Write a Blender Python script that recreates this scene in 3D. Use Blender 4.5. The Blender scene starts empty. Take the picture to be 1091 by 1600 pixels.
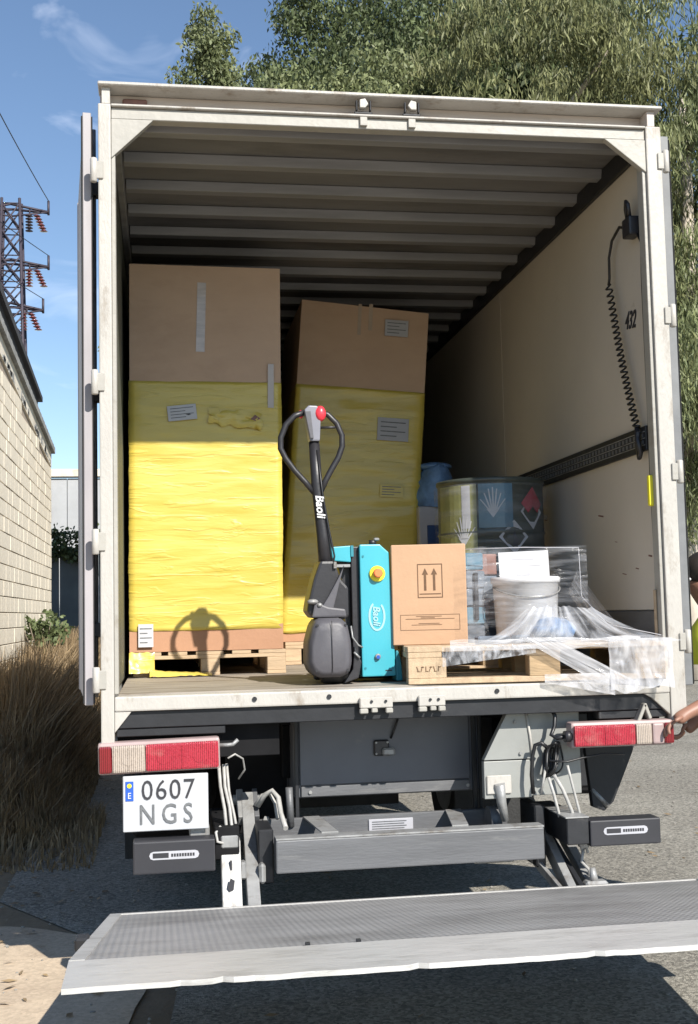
import bpy, bmesh, math, random
import numpy as np
from mathutils import Vector, Matrix, noise
random.seed(7)
rng = np.random.default_rng(7)
SC = bpy.context.scene
COL = SC.collection
R = math.radians

# ------------------------------------------------------------------ camera
cam = bpy.data.objects.new('camera', bpy.data.cameras.new('camera'))
COL.objects.link(cam); SC.camera = cam
cr, cu, cw = Vector((0.988, -0.153, -0.023)), Vector((0.010, -0.086, 0.996)), Vector((0.155, 0.984, 0.084))
yaw, pit, rol = 0.15586504, 0.08378246, -0.02281834
cw = Vector((math.sin(yaw)*math.cos(pit), math.cos(yaw)*math.cos(pit), math.sin(pit)))
r0 = Vector((math.cos(yaw), -math.sin(yaw), 0)); u0 = r0.cross(cw)
cr = math.cos(rol)*r0 + math.sin(rol)*u0; cu = -math.sin(rol)*r0 + math.cos(rol)*u0
M = Matrix(((cr.x, cu.x, -cw.x, -0.9992), (cr.y, cu.y, -cw.y, -4.9766), (cr.z, cu.z, -cw.z, 1.55), (0, 0, 0, 1)))
cam.matrix_world = M
cam.data.sensor_fit = 'VERTICAL'; cam.data.sensor_height = 24; cam.data.lens = 1866.04/1600*24
cam.data.clip_start = 0.05; cam.data.clip_end = 2000

# ------------------------------------------------------------------ sky and sun
TO_SUN = Vector((0.45, -1.0, 0.85)).normalized()
elev = math.asin(TO_SUN.z); azim = math.atan2(TO_SUN.x, TO_SUN.y)
world = bpy.data.worlds.new('World'); SC.world = world; world.use_nodes = True
nt = world.node_tree; nt.nodes.clear()
out = nt.nodes.new('ShaderNodeOutputWorld'); bg = nt.nodes.new('ShaderNodeBackground')
sky = nt.nodes.new('ShaderNodeTexSky'); sky.sky_type = 'NISHITA'; sky.sun_disc = False
sky.sun_elevation = elev; sky.sun_rotation = azim
sky.air_density = 1.0; sky.dust_density = 0.0; sky.ozone_density = 2.5; sky.altitude = 0
tc = nt.nodes.new('ShaderNodeTexCoord')
mp = nt.nodes.new('ShaderNodeMapping'); mp.inputs['Scale'].default_value = (5.0, 3.0, 9.0); mp.inputs['Rotation'].default_value = (0, R(35), R(10))
n1 = nt.nodes.new('ShaderNodeTexNoise'); n1.inputs['Scale'].default_value = 1.6; n1.inputs['Detail'].default_value = 5; n1.inputs['Roughness'].default_value = .55; n1.inputs['Distortion'].default_value = .8
ramp = nt.nodes.new('ShaderNodeValToRGB'); ramp.color_ramp.elements[0].position = .56; ramp.color_ramp.elements[1].position = .80
ramp.color_ramp.elements[1].color = (.38, .38, .38, 1)
mix = nt.nodes.new('ShaderNodeMixRGB'); mix.inputs[2].default_value = (9.0, 9.6, 11.0, 1)
nt.links.new(tc.outputs['Generated'], mp.inputs[0]); nt.links.new(mp.outputs[0], n1.inputs[0]); nt.links.new(n1.outputs[0], ramp.inputs[0])
nt.links.new(ramp.outputs[0], mix.inputs[0]); nt.links.new(sky.outputs[0], mix.inputs[1])
nt.links.new(mix.outputs[0], bg.inputs[0]); nt.links.new(bg.outputs[0], out.inputs[0])
bg.inputs[1].default_value = 0.10
sd = bpy.data.lights.new('sun', 'SUN'); sd.energy = 5.0; sd.angle = R(0.53); sd.color = (1.0, 0.95, 0.87)
so = bpy.data.objects.new('sun', sd); COL.objects.link(so)
so.rotation_euler = TO_SUN.to_track_quat('Z', 'Y').to_euler(); so.location = (10, -20, 20)
SC.view_settings.view_transform = 'Standard'; SC.view_settings.look = 'None'
SC.view_settings.gamma = 1; SC.view_settings.use_curve_mapping = False
SC.view_settings.exposure = 0.62
SC.render.engine = 'CYCLES'
try:
    SC.cycles.use_denoising = True; SC.cycles.max_bounces = 6; SC.cycles.diffuse_bounces = 3; SC.cycles.transparent_max_bounces = 12
except Exception: pass

# ------------------------------------------------------------------ materials
MATS = {}
def mat(name, color, rough=.6, metal=0.0, vary=.12, vscale=6.0, bump=0.0, bscale=40.0, second=None, coord='Object',
        stretch=(1, 1, 1), coat=0.0, island=0.0, spec=.5, detail=5, dirt=None, dscale=2.5, damt=(.55, .75)):
    m = bpy.data.materials.new(name); m.use_nodes = True; t = m.node_tree; b = t.nodes['Principled BSDF']
    b.inputs['Roughness'].default_value = rough; b.inputs['Metallic'].default_value = metal
    b.inputs['Specular IOR Level'].default_value = spec; b.inputs['Coat Weight'].default_value = coat
    c = t.nodes.new('ShaderNodeTexCoord'); mpn = t.nodes.new('ShaderNodeMapping'); mpn.inputs['Scale'].default_value = stretch
    t.links.new(c.outputs[coord], mpn.inputs[0])
    nn = t.nodes.new('ShaderNodeTexNoise'); nn.inputs['Scale'].default_value = vscale; nn.inputs['Detail'].default_value = detail
    nn.inputs['Roughness'].default_value = .62
    t.links.new(mpn.outputs[0], nn.inputs[0])
    rp = t.nodes.new('ShaderNodeValToRGB'); rp.color_ramp.elements[0].position = .3; rp.color_ramp.elements[1].position = .7
    a = tuple(max(0, x*(1-vary)) for x in color); z = tuple(min(1, x*(1+vary)) for x in (second or color))
    rp.color_ramp.elements[0].color = (*a, 1); rp.color_ramp.elements[1].color = (*z, 1)
    t.links.new(nn.outputs[0], rp.inputs[0]); last = rp.outputs[0]
    if dirt:
        n2 = t.nodes.new('ShaderNodeTexNoise'); n2.inputs['Scale'].default_value = dscale; n2.inputs['Detail'].default_value = 8; n2.inputs['Roughness'].default_value = .7
        t.links.new(mpn.outputs[0], n2.inputs[0])
        r2 = t.nodes.new('ShaderNodeValToRGB'); r2.color_ramp.elements[0].position = damt[0]; r2.color_ramp.elements[1].position = damt[1]
        t.links.new(n2.outputs[0], r2.inputs[0])
        mx = t.nodes.new('ShaderNodeMixRGB'); mx.inputs[2].default_value = (*dirt, 1)
        t.links.new(r2.outputs[0], mx.inputs[0]); t.links.new(last, mx.inputs[1]); last = mx.outputs[0]
    if island:
        g = t.nodes.new('ShaderNodeNewGeometry'); hs = t.nodes.new('ShaderNodeHueSaturation')
        mr = t.nodes.new('ShaderNodeMapRange'); mr.inputs[3].default_value = 1-island; mr.inputs[4].default_value = 1+island
        src = t.nodes.new('ShaderNodeObjectInfo') if island < 0 else g
        t.links.new(g.outputs['Random Per Island'], mr.inputs[0]); t.links.new(mr.outputs[0], hs.inputs['Value'])
        t.links.new(last, hs.inputs['Color']); last = hs.outputs[0]
    t.links.new(last, b.inputs['Base Color'])
    if bump:
        nb = t.nodes.new('ShaderNodeTexNoise'); nb.inputs['Scale'].default_value = bscale; nb.inputs['Detail'].default_value = 6
        t.links.new(mpn.outputs[0], nb.inputs[0])
        bp = t.nodes.new('ShaderNodeBump'); bp.inputs['Strength'].default_value = bump; bp.inputs['Distance'].default_value = .02
        t.links.new(nb.outputs[0], bp.inputs['Height']); t.links.new(bp.outputs[0], b.inputs['Normal'])
    MATS[name] = m
    return m

mat('frame_paint', (.42, .40, .365), .5, vary=.08, vscale=2.5, bump=.12, bscale=30, dirt=(.20, .155, .11), dscale=3.2, damt=(.54, .74), stretch=(3, 3, 1.2))
mat('gusset_paint', (.35, .335, .30), .5, vary=.08, vscale=4, bump=.1, bscale=30, dirt=(.20, .17, .13), dscale=5, damt=(.56, .78))
mat('header_paint', (0.5, 0.44, 0.4), .5, vary=.12, vscale=3, stretch=(.4, 1, 6), dirt=(0.16, 0.12, 0.09), dscale=2.2, damt=(.52, .74))
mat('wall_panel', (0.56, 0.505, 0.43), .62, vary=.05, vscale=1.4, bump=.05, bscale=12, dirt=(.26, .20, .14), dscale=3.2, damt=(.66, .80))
mat('door_panel', (0.46, 0.45, 0.46), .5, vary=.15, vscale=2, stretch=(1, 1, .3), dirt=(.16, .14, .13), dscale=2, damt=(.5, .8))
mat('door_trim', (0.33, 0.31, 0.32), .5, vary=.25, vscale=3, stretch=(1, 1, .2))
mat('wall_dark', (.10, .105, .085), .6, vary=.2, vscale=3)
mat('exterior_panel', (0.45, 0.45, 0.44), .4, vary=.05, vscale=2, dirt=(.35, .31, .26), dscale=2, damt=(.6, .85))
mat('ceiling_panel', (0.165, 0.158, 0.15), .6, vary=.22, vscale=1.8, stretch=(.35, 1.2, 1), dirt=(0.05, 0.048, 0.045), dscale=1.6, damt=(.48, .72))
mat('galvanised', (0.25, 0.25, 0.25), .5, metal=.2, vary=.18, vscale=5, stretch=(.3, 3, 3))
mat('steel_floor', (0.3, 0.265, 0.225), .65, vary=.25, vscale=5, stretch=(.5, 3, 1), bump=.15, bscale=25, dirt=(0.14, 0.11, 0.08), dscale=4, damt=(.48, .68))
mat('steel_grey', (0.13, 0.132, 0.138), .5, metal=.25, vary=.16, vscale=4, stretch=(.4, 1, 3), bump=.08, bscale=40, dirt=(0.24, 0.235, 0.225), dscale=7, damt=(.6, .8))
mat('steel_light', (0.3, 0.3, 0.295), .45, metal=.3, vary=.2, vscale=8, bump=.1, bscale=40, dirt=(0.14, 0.12, 0.1), dscale=9, damt=(.52, .72))
mat('steel_dark', (0.02, 0.021, 0.024), .5, metal=.2, vary=.25, vscale=5, bump=.06, bscale=30, dirt=(.12, .11, .10), dscale=5, damt=(.6, .85))
mat('cabinet_dark', (.105, .11, .125), .48, metal=.15, vary=.12, vscale=2.5, bump=.04, bscale=20, dirt=(.20, .19, .18), dscale=3.5, damt=(.62, .85))
mat('cabinet_light', (0.27, 0.275, 0.26), .5, metal=.15, vary=.08, vscale=3, bump=.05, bscale=25, dirt=(0.17, 0.16, 0.135), dscale=4, damt=(.58, .85))
mat('chassis_black', (.010, .010, .011), .8, vary=.3, vscale=6, spec=.15)
mat('door_grey', (0.16, 0.165, 0.17), .5, vary=.25, vscale=4)
mat('rubber', (.022, .022, .022), .75, vary=.3, vscale=8, bump=.2, bscale=60)
mat('cable_black', (.012, .012, .013), .4, vary=.1)
mat('cable_grey', (.36, .35, .33), .5, vary=.2, vscale=30)
mat('bumper_grey', (0.032, 0.032, 0.037), .5, metal=.2, vary=.1, vscale=6, dirt=(0.055, 0.053, 0.052), dscale=10, damt=(.6, .85))
mat('lens_red', (0.42, 0.03, 0.05), .22, vary=.1, vscale=10, coat=.4, bump=.25, bscale=160, dirt=(.50, .20, .18), dscale=8, damt=(.55, .85))
mat('lens_dark_red', (0.2, 0.015, 0.02), .25, vary=.1, vscale=10, coat=.4)
mat('lens_white', (0.44, 0.37, 0.31), .3, vary=.1, vscale=14, coat=.3, bump=.2, bscale=160)
mat('lamp_housing', (0.36, 0.27, 0.26), .4, vary=.1)
mat('plate_white', (0.46, 0.47, 0.49), .4, vary=.03, dirt=(0.34, 0.33, 0.32), dscale=14, damt=(.6, .9))
mat('plate_blue', (.02, .09, .42), .4, vary=.05)
mat('ink', (.03, .03, .035), .5, vary=.1)
mat('ink_faded', (0.13, 0.135, 0.14), .5, vary=.3, vscale=60)
mat('ink_carton', (.13, .07, .035), .7, vary=.2, vscale=50)
mat('cardboard', (0.52, 0.36, 0.25), .85, vary=.07, vscale=1.5, bump=.06, bscale=60, dirt=(0.42, 0.28, 0.19), dscale=1.3, damt=(.5, .8), stretch=(1, 1, 2.5))
mat('cardboard_pink', (0.41, 0.225, 0.135), .85, vary=.06, vscale=1.5, bump=.06, bscale=60)
mat('cardboard_light', (0.47, 0.295, 0.18), .85, vary=.06, vscale=2.5, bump=.05, bscale=70)
mat('tape_clear', (.45, .36, .28), .2, vary=.1, coat=.6)
mat('tape_silver', (0.5, 0.44, 0.41), .35, vary=.15, vscale=8, stretch=(1, 1, 5), coat=.4)
mat('label_white', (0.5, 0.5, 0.52), .55, vary=.05, vscale=10)
mat('label_grey', (0.4, 0.4, 0.43), .55, vary=.06, vscale=12)
mat('wood_light', (0.46, 0.34, 0.22), .8, vary=.18, vscale=5, stretch=(6, 1, 6), bump=.2, bscale=30, island=.12)
mat('wood_mid', (0.4, 0.28, 0.16), .8, vary=.2, vscale=5, stretch=(1, 1, 5), bump=.2, bscale=30, island=.15)
mat('teal_paint', (0.05, 0.36, 0.44), .35, vary=.05, vscale=4, coat=.3, dirt=(.10, .40, .44), dscale=9, damt=(.6, .9))
mat('teal_dark', (.02, .20, .25), .5, vary=.1)
mat('decal_pale', (0.3, 0.52, 0.58), .5, vary=.05)
mat('plastic_black', (.022, .021, .024), .42, vary=.15, vscale=6, bump=.05, bscale=50)
mat('plastic_grey', (.085, .082, .092), .5, vary=.12, vscale=5, bump=.05, bscale=50, dirt=(.16, .15, .14), dscale=7, damt=(.6, .85))
mat('plastic_silver', (0.2, 0.2, 0.23), .4, vary=.1)
mat('red_plastic', (.78, .04, .06), .35, vary=.05, coat=.3)
mat('orange_plastic', (.80, .20, .06), .35, vary=.05, coat=.3)
mat('yellow_plastic', (.80, .70, .03), .45, vary=.1)
mat('decal_white', (0.6, 0.6, 0.6), .5, vary=.03)
mat('blue_bag', (.10, .20, .38), .5, vary=.35, vscale=14, bump=.5, bscale=14)
mat('blue_dark', (.025, .06, .17), .45, vary=.2)
mat('drum_olive', (0.24, 0.24, 0.09), .42, vary=.2, vscale=5, coat=.3)
mat('drum_grey', (0.055, 0.065, 0.055), .42, vary=.25, vscale=5, coat=.3)
mat('drum_blue', (0.08, 0.17, 0.24), .42, vary=.25, vscale=6, coat=.3)
mat('pail_white', (0.66, 0.66, 0.67), .35, vary=.03, coat=.3)
mat('brown_pack', (.20, .10, .08), .6, vary=.3, vscale=14)
mat('slate_pack', (.12, .14, .17), .5, vary=.4, vscale=9, stretch=(1, 1, 4))
mat('stucco_grey', (.38, .39, .40), .85, vary=.1, vscale=1, bump=.1, bscale=8)
mat('roof_dark', (.045, .045, .05), .8, vary=.25, vscale=4)
mat('coping', (.27, .27, .26), .85, vary=.25, vscale=4, bump=.3, bscale=12)
mat('render_cream', (0.72, 0.66, 0.55), .9, vary=.08, vscale=1.2, bump=.15, bscale=12, dirt=(.40, .34, .26), dscale=1.4, damt=(.5, .8))
mat('block_cream', (0.74, 0.66, 0.53), .9, vary=.10, vscale=1.6, bump=.25, bscale=18, dirt=(0.58, 0.49, 0.37), dscale=1.0, damt=(.5, .8))
mat('mortar', (.34, .28, .22), .95, vary=.1)
mat('pylon_steel', (0.06, 0.05, 0.065), .6, metal=.3, vary=.2)
mat('insulator', (0.16, 0.035, 0.035), .3, vary=.2, coat=.4)
mat('bark', (.20, .16, .12), .9, vary=.3, vscale=6, stretch=(1, 1, .3), bump=.5, bscale=14)
mat('bark_pale', (.52, .46, .38), .9, vary=.25, vscale=3, stretch=(1, 1, .3), bump=.3, bscale=14)
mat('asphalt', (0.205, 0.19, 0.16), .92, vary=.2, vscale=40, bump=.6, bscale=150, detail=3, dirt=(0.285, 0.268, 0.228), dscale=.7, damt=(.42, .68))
mat('dirt_path', (0.5, 0.4, 0.29), .95, vary=.10, vscale=2.0, bump=.2, bscale=60, dirt=(0.38, 0.29, 0.21), dscale=1.3, damt=(.50, .75))
mat('soil', (.20, .155, .10), .95, vary=.25, vscale=3, bump=.5, bscale=20)
mat('green_mesh', (.12, .17, .11), .9, vary=.3, vscale=4)
mat('gate_grey', (.10, .115, .12), .7, vary=.15, vscale=2)
mat('gravel_stone', (.24, .225, .20), .9, vary=.3, vscale=20)
mat('hair', (.02, .014, .01), .6, vary=.3, vscale=30)
mat('skin', (0.27, 0.135, 0.09), .5, vary=.08, vscale=12)
mat('shirt_dark', (.035, .018, .030), .85, vary=.2, vscale=20, bump=.2, bscale=20)
mat('trouser_dark', (.02, .022, .03), .85, vary=.2, vscale=20, bump=.2, bscale=20)
mat('hi_vis', (0.72, 0.76, 0.06), .7, vary=.08, vscale=20)
mat('boot', (.03, .025, .02), .6)

def leaf_mat(name, c, c2, trans=.35):
    m = mat(name, c, .55, vary=.15, vscale=.7, second=c2, island=.35, spec=.35)
    t = m.node_tree; b = t.nodes['Principled BSDF']; o = t.nodes['Material Output']
    tr = t.nodes.new('ShaderNodeBsdfTranslucent'); ms = t.nodes.new('ShaderNodeMixShader'); ms.inputs[0].default_value = trans
    t.links.new(b.inputs['Base Color'].links[0].from_socket, tr.inputs[0])
    t.links.new(b.outputs[0], ms.inputs[1]); t.links.new(tr.outputs[0], ms.inputs[2]); t.links.new(ms.outputs[0], o.inputs[0])
    return m
leaf_mat('leaf_grey_green', (.105, .135, .06), (.23, .25, .115), .25)
leaf_mat('leaf_olive', (.11, .125, .05), (.23, .235, .105), .25)
leaf_mat('leaf_dark', (.06, .085, .035), (.12, .145, .06), .2)
leaf_mat('leaf_shrub', (.08, .11, .045), (.15, .18, .08), .25)
leaf_mat('dry_grass', (.15, .10, .055), (.30, .22, .125), .10)

def film_mat(name, lo, hi, color=(.50, .505, .53), scale=(3, 3, 3), rot=(0, 0, 0), rough=.12, p0=.38, p1=.68, nscale=6):
    m = bpy.data.materials.new(name); m.use_nodes = True; t = m.node_tree; b = t.nodes['Principled BSDF']; o = t.nodes['Material Output']
    b.inputs['Base Color'].default_value = (*color, 1); b.inputs['Roughness'].default_value = rough; b.inputs['Specular IOR Level'].default_value = .8
    tr = t.nodes.new('ShaderNodeBsdfTransparent'); ms = t.nodes.new('ShaderNodeMixShader')
    c = t.nodes.new('ShaderNodeTexCoord'); mpn = t.nodes.new('ShaderNodeMapping'); mpn.inputs['Scale'].default_value = scale; mpn.inputs['Rotation'].default_value = rot
    n = t.nodes.new('ShaderNodeTexNoise'); n.inputs['Scale'].default_value = nscale; n.inputs['Detail'].default_value = 7; n.inputs['Distortion'].default_value = .6
    mr = t.nodes.new('ShaderNodeMapRange'); mr.inputs[1].default_value = p0; mr.inputs[2].default_value = p1; mr.inputs[3].default_value = lo; mr.inputs[4].default_value = hi
    t.links.new(c.outputs['UV'], mpn.inputs[0]); t.links.new(mpn.outputs[0], n.inputs[0]); t.links.new(n.outputs[0], mr.inputs[0])
    bp = t.nodes.new('ShaderNodeBump'); bp.inputs['Strength'].default_value = .35; bp.inputs['Distance'].default_value = .02
    t.links.new(n.outputs[0], bp.inputs['Height']); t.links.new(bp.outputs[0], b.inputs['Normal'])
    t.links.new(mr.outputs[0], ms.inputs[0]); t.links.new(tr.outputs[0], ms.inputs[1]); t.links.new(b.outputs[0], ms.inputs[2]); t.links.new(ms.outputs[0], o.inputs[0])
    MATS[name] = m
film_mat('film_clear', .03, .30, scale=(1, 5, 1), nscale=3, p0=.42, p1=.75)
film_mat('film_streaky', .08, .62, scale=(8, .7, 1), nscale=1.8, p0=.36, p1=.68, color=(.62, .63, .66))
film_mat('film_milky', .22, .80, scale=(3.2, 1.0, 1), nscale=1.8, p0=.30, p1=.66, color=(.60, .59, .60))

# yellow stretch wrap: glossy, finely creased along its turns
def yellow_wrap_mat():
    m = mat('yellow_wrap', (.56, .415, .05), .40, vary=.06, vscale=1.6, stretch=(.6, .6, 2.5), coat=.2, second=(.60, .48, .11))
    t = m.node_tree; b = t.nodes['Principled BSDF']
    c = t.nodes.new('ShaderNodeTexCoord'); mpn = t.nodes.new('ShaderNodeMapping'); mpn.inputs['Scale'].default_value = (.8, .8, 6); mpn.inputs['Rotation'].default_value = (0, R(7), 0)
    n = t.nodes.new('ShaderNodeTexNoise'); n.inputs['Scale'].default_value = 5; n.inputs['Detail'].default_value = 6; n.inputs['Distortion'].default_value = .5
    bp = t.nodes.new('ShaderNodeBump'); bp.inputs['Strength'].default_value = .30; bp.inputs['Distance'].default_value = .012
    t.links.new(c.outputs['Object'], mpn.inputs[0]); t.links.new(mpn.outputs[0], n.inputs[0]); t.links.new(n.outputs[0], bp.inputs['Height'])
    m2 = t.nodes.new('ShaderNodeMapping'); m2.inputs['Scale'].default_value = (1.0, 1.0, 7.0); m2.inputs['Rotation'].default_value = (0, R(-38), 0)
    n2 = t.nodes.new('ShaderNodeTexNoise'); n2.inputs['Scale'].default_value = 3.5; n2.inputs['Detail'].default_value = 3; n2.inputs['Distortion'].default_value = 1.0
    r2 = t.nodes.new('ShaderNodeValToRGB'); r2.color_ramp.elements[0].position = .54; r2.color_ramp.elements[1].position = .66
    b2 = t.nodes.new('ShaderNodeBump'); b2.inputs['Strength'].default_value = .30; b2.inputs['Distance'].default_value = .008
    t.links.new(c.outputs['Object'], m2.inputs[0]); t.links.new(m2.outputs[0], n2.inputs[0]); t.links.new(n2.outputs[0], r2.inputs[0]); t.links.new(r2.outputs[0], b2.inputs['Height'])
    t.links.new(bp.outputs[0], b2.inputs['Normal']); t.links.new(b2.outputs[0], b.inputs['Normal']); b.inputs['Coat Roughness'].default_value = .12; b.inputs['Coat Weight'].default_value = .35
yellow_wrap_mat()

for nm in ('cardboard', 'cardboard_light', 'cardboard_pink'):
    t = MATS[nm].node_tree; b = t.nodes['Principled BSDF']; c = t.nodes.new('ShaderNodeTexCoord'); n = t.nodes.new('ShaderNodeTexNoise'); n.inputs['Scale'].default_value = 4.0; n.inputs['Detail'].default_value = 3
    bp = t.nodes.new('ShaderNodeBump'); bp.inputs['Strength'].default_value = .5; bp.inputs['Distance'].default_value = .02
    t.links.new(c.outputs['Object'], n.inputs[0]); t.links.new(n.outputs[0], bp.inputs['Height']); t.links.new(b.inputs['Normal'].links[0].from_socket, bp.inputs['Normal']); t.links.new(bp.outputs[0], b.inputs['Normal'])
def ribs(nm, sc_, st):
    t = MATS[nm].node_tree; b = t.nodes['Principled BSDF']; c = t.nodes.new('ShaderNodeTexCoord')
    w = t.nodes.new('ShaderNodeTexWave'); w.bands_direction = 'X'; w.inputs['Scale'].default_value = sc_
    bp = t.nodes.new('ShaderNodeBump'); bp.inputs['Strength'].default_value = st; bp.inputs['Distance'].default_value = .004
    old = b.inputs['Normal'].links[0].from_socket if b.inputs['Normal'].links else None
    t.links.new(c.outputs['Object'], w.inputs[0]); t.links.new(w.outputs[1], bp.inputs['Height'])
    if old: t.links.new(old, bp.inputs['Normal'])
    t.links.new(bp.outputs[0], b.inputs['Normal'])
ribs('lens_red', 40, .8); ribs('lens_white', 40, .8); ribs('lens_dark_red', 40, .8)
def speckle(nm, sc_, lo, hi):
    t = MATS[nm].node_tree; b = t.nodes['Principled BSDF']; src = b.inputs['Base Color'].links[0].from_socket
    c = t.nodes.new('ShaderNodeTexCoord'); v = t.nodes.new('ShaderNodeTexVoronoi'); v.inputs['Scale'].default_value = sc_
    mr = t.nodes.new('ShaderNodeMapRange'); mr.inputs[3].default_value = lo; mr.inputs[4].default_value = hi
    sp = t.nodes.new('ShaderNodeSeparateColor'); mu = t.nodes.new('ShaderNodeMixRGB'); mu.blend_type = 'MULTIPLY'; mu.inputs[0].default_value = 1
    t.links.new(c.outputs['Object'], v.inputs[0]); t.links.new(v.outputs['Color'], sp.inputs[0]); t.links.new(sp.outputs[0], mr.inputs[0])
    t.links.new(src, mu.inputs[1]); t.links.new(mr.outputs[0], mu.inputs[2]); t.links.new(mu.outputs[0], b.inputs['Base Color'])
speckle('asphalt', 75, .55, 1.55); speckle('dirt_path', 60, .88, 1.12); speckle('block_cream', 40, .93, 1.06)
# ribbed aluminium of the lift platform
def ribbed_mat():
    m = mat('ribbed_aluminium', (.315, .31, .305), .5, metal=.25, vary=.12, vscale=2.2, dirt=(.19, .185, .18), dscale=1.5, damt=(.46, .70), stretch=(1, 2.2, 1))
    t = m.node_tree; b = t.nodes['Principled BSDF']
    c = t.nodes.new('ShaderNodeTexCoord'); w = t.nodes.new('ShaderNodeTexWave'); w.wave_type = 'BANDS'; w.bands_direction = 'X'; w.inputs['Scale'].default_value = 14; w.inputs['Distortion'].default_value = .0
    w2 = t.nodes.new('ShaderNodeTexWave'); w2.bands_direction = 'Y'; w2.inputs['Scale'].default_value = 9
    mu = t.nodes.new('ShaderNodeMath'); mu.operation = 'MULTIPLY'
    bp = t.nodes.new('ShaderNodeBump'); bp.inputs['Strength'].default_value = .8; bp.inputs['Distance'].default_value = .004
    t.links.new(c.outputs['Object'], w.inputs[0]); t.links.new(c.outputs['Object'], w2.inputs[0])
    t.links.new(w.outputs[1], mu.inputs[0]); t.links.new(w2.outputs[1], mu.inputs[1]); t.links.new(mu.outputs[0], bp.inputs['Height']); t.links.new(bp.outputs[0], b.inputs['Normal'])
ribbed_mat()
mat('aluminium_edge', (0.47, 0.46, 0.44), .42, metal=.25, vary=.10, vscale=4, bump=.12, bscale=30, dirt=(0.27, 0.26, 0.24), dscale=6, damt=(.52, .76), stretch=(.5, 2, 2))

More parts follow.
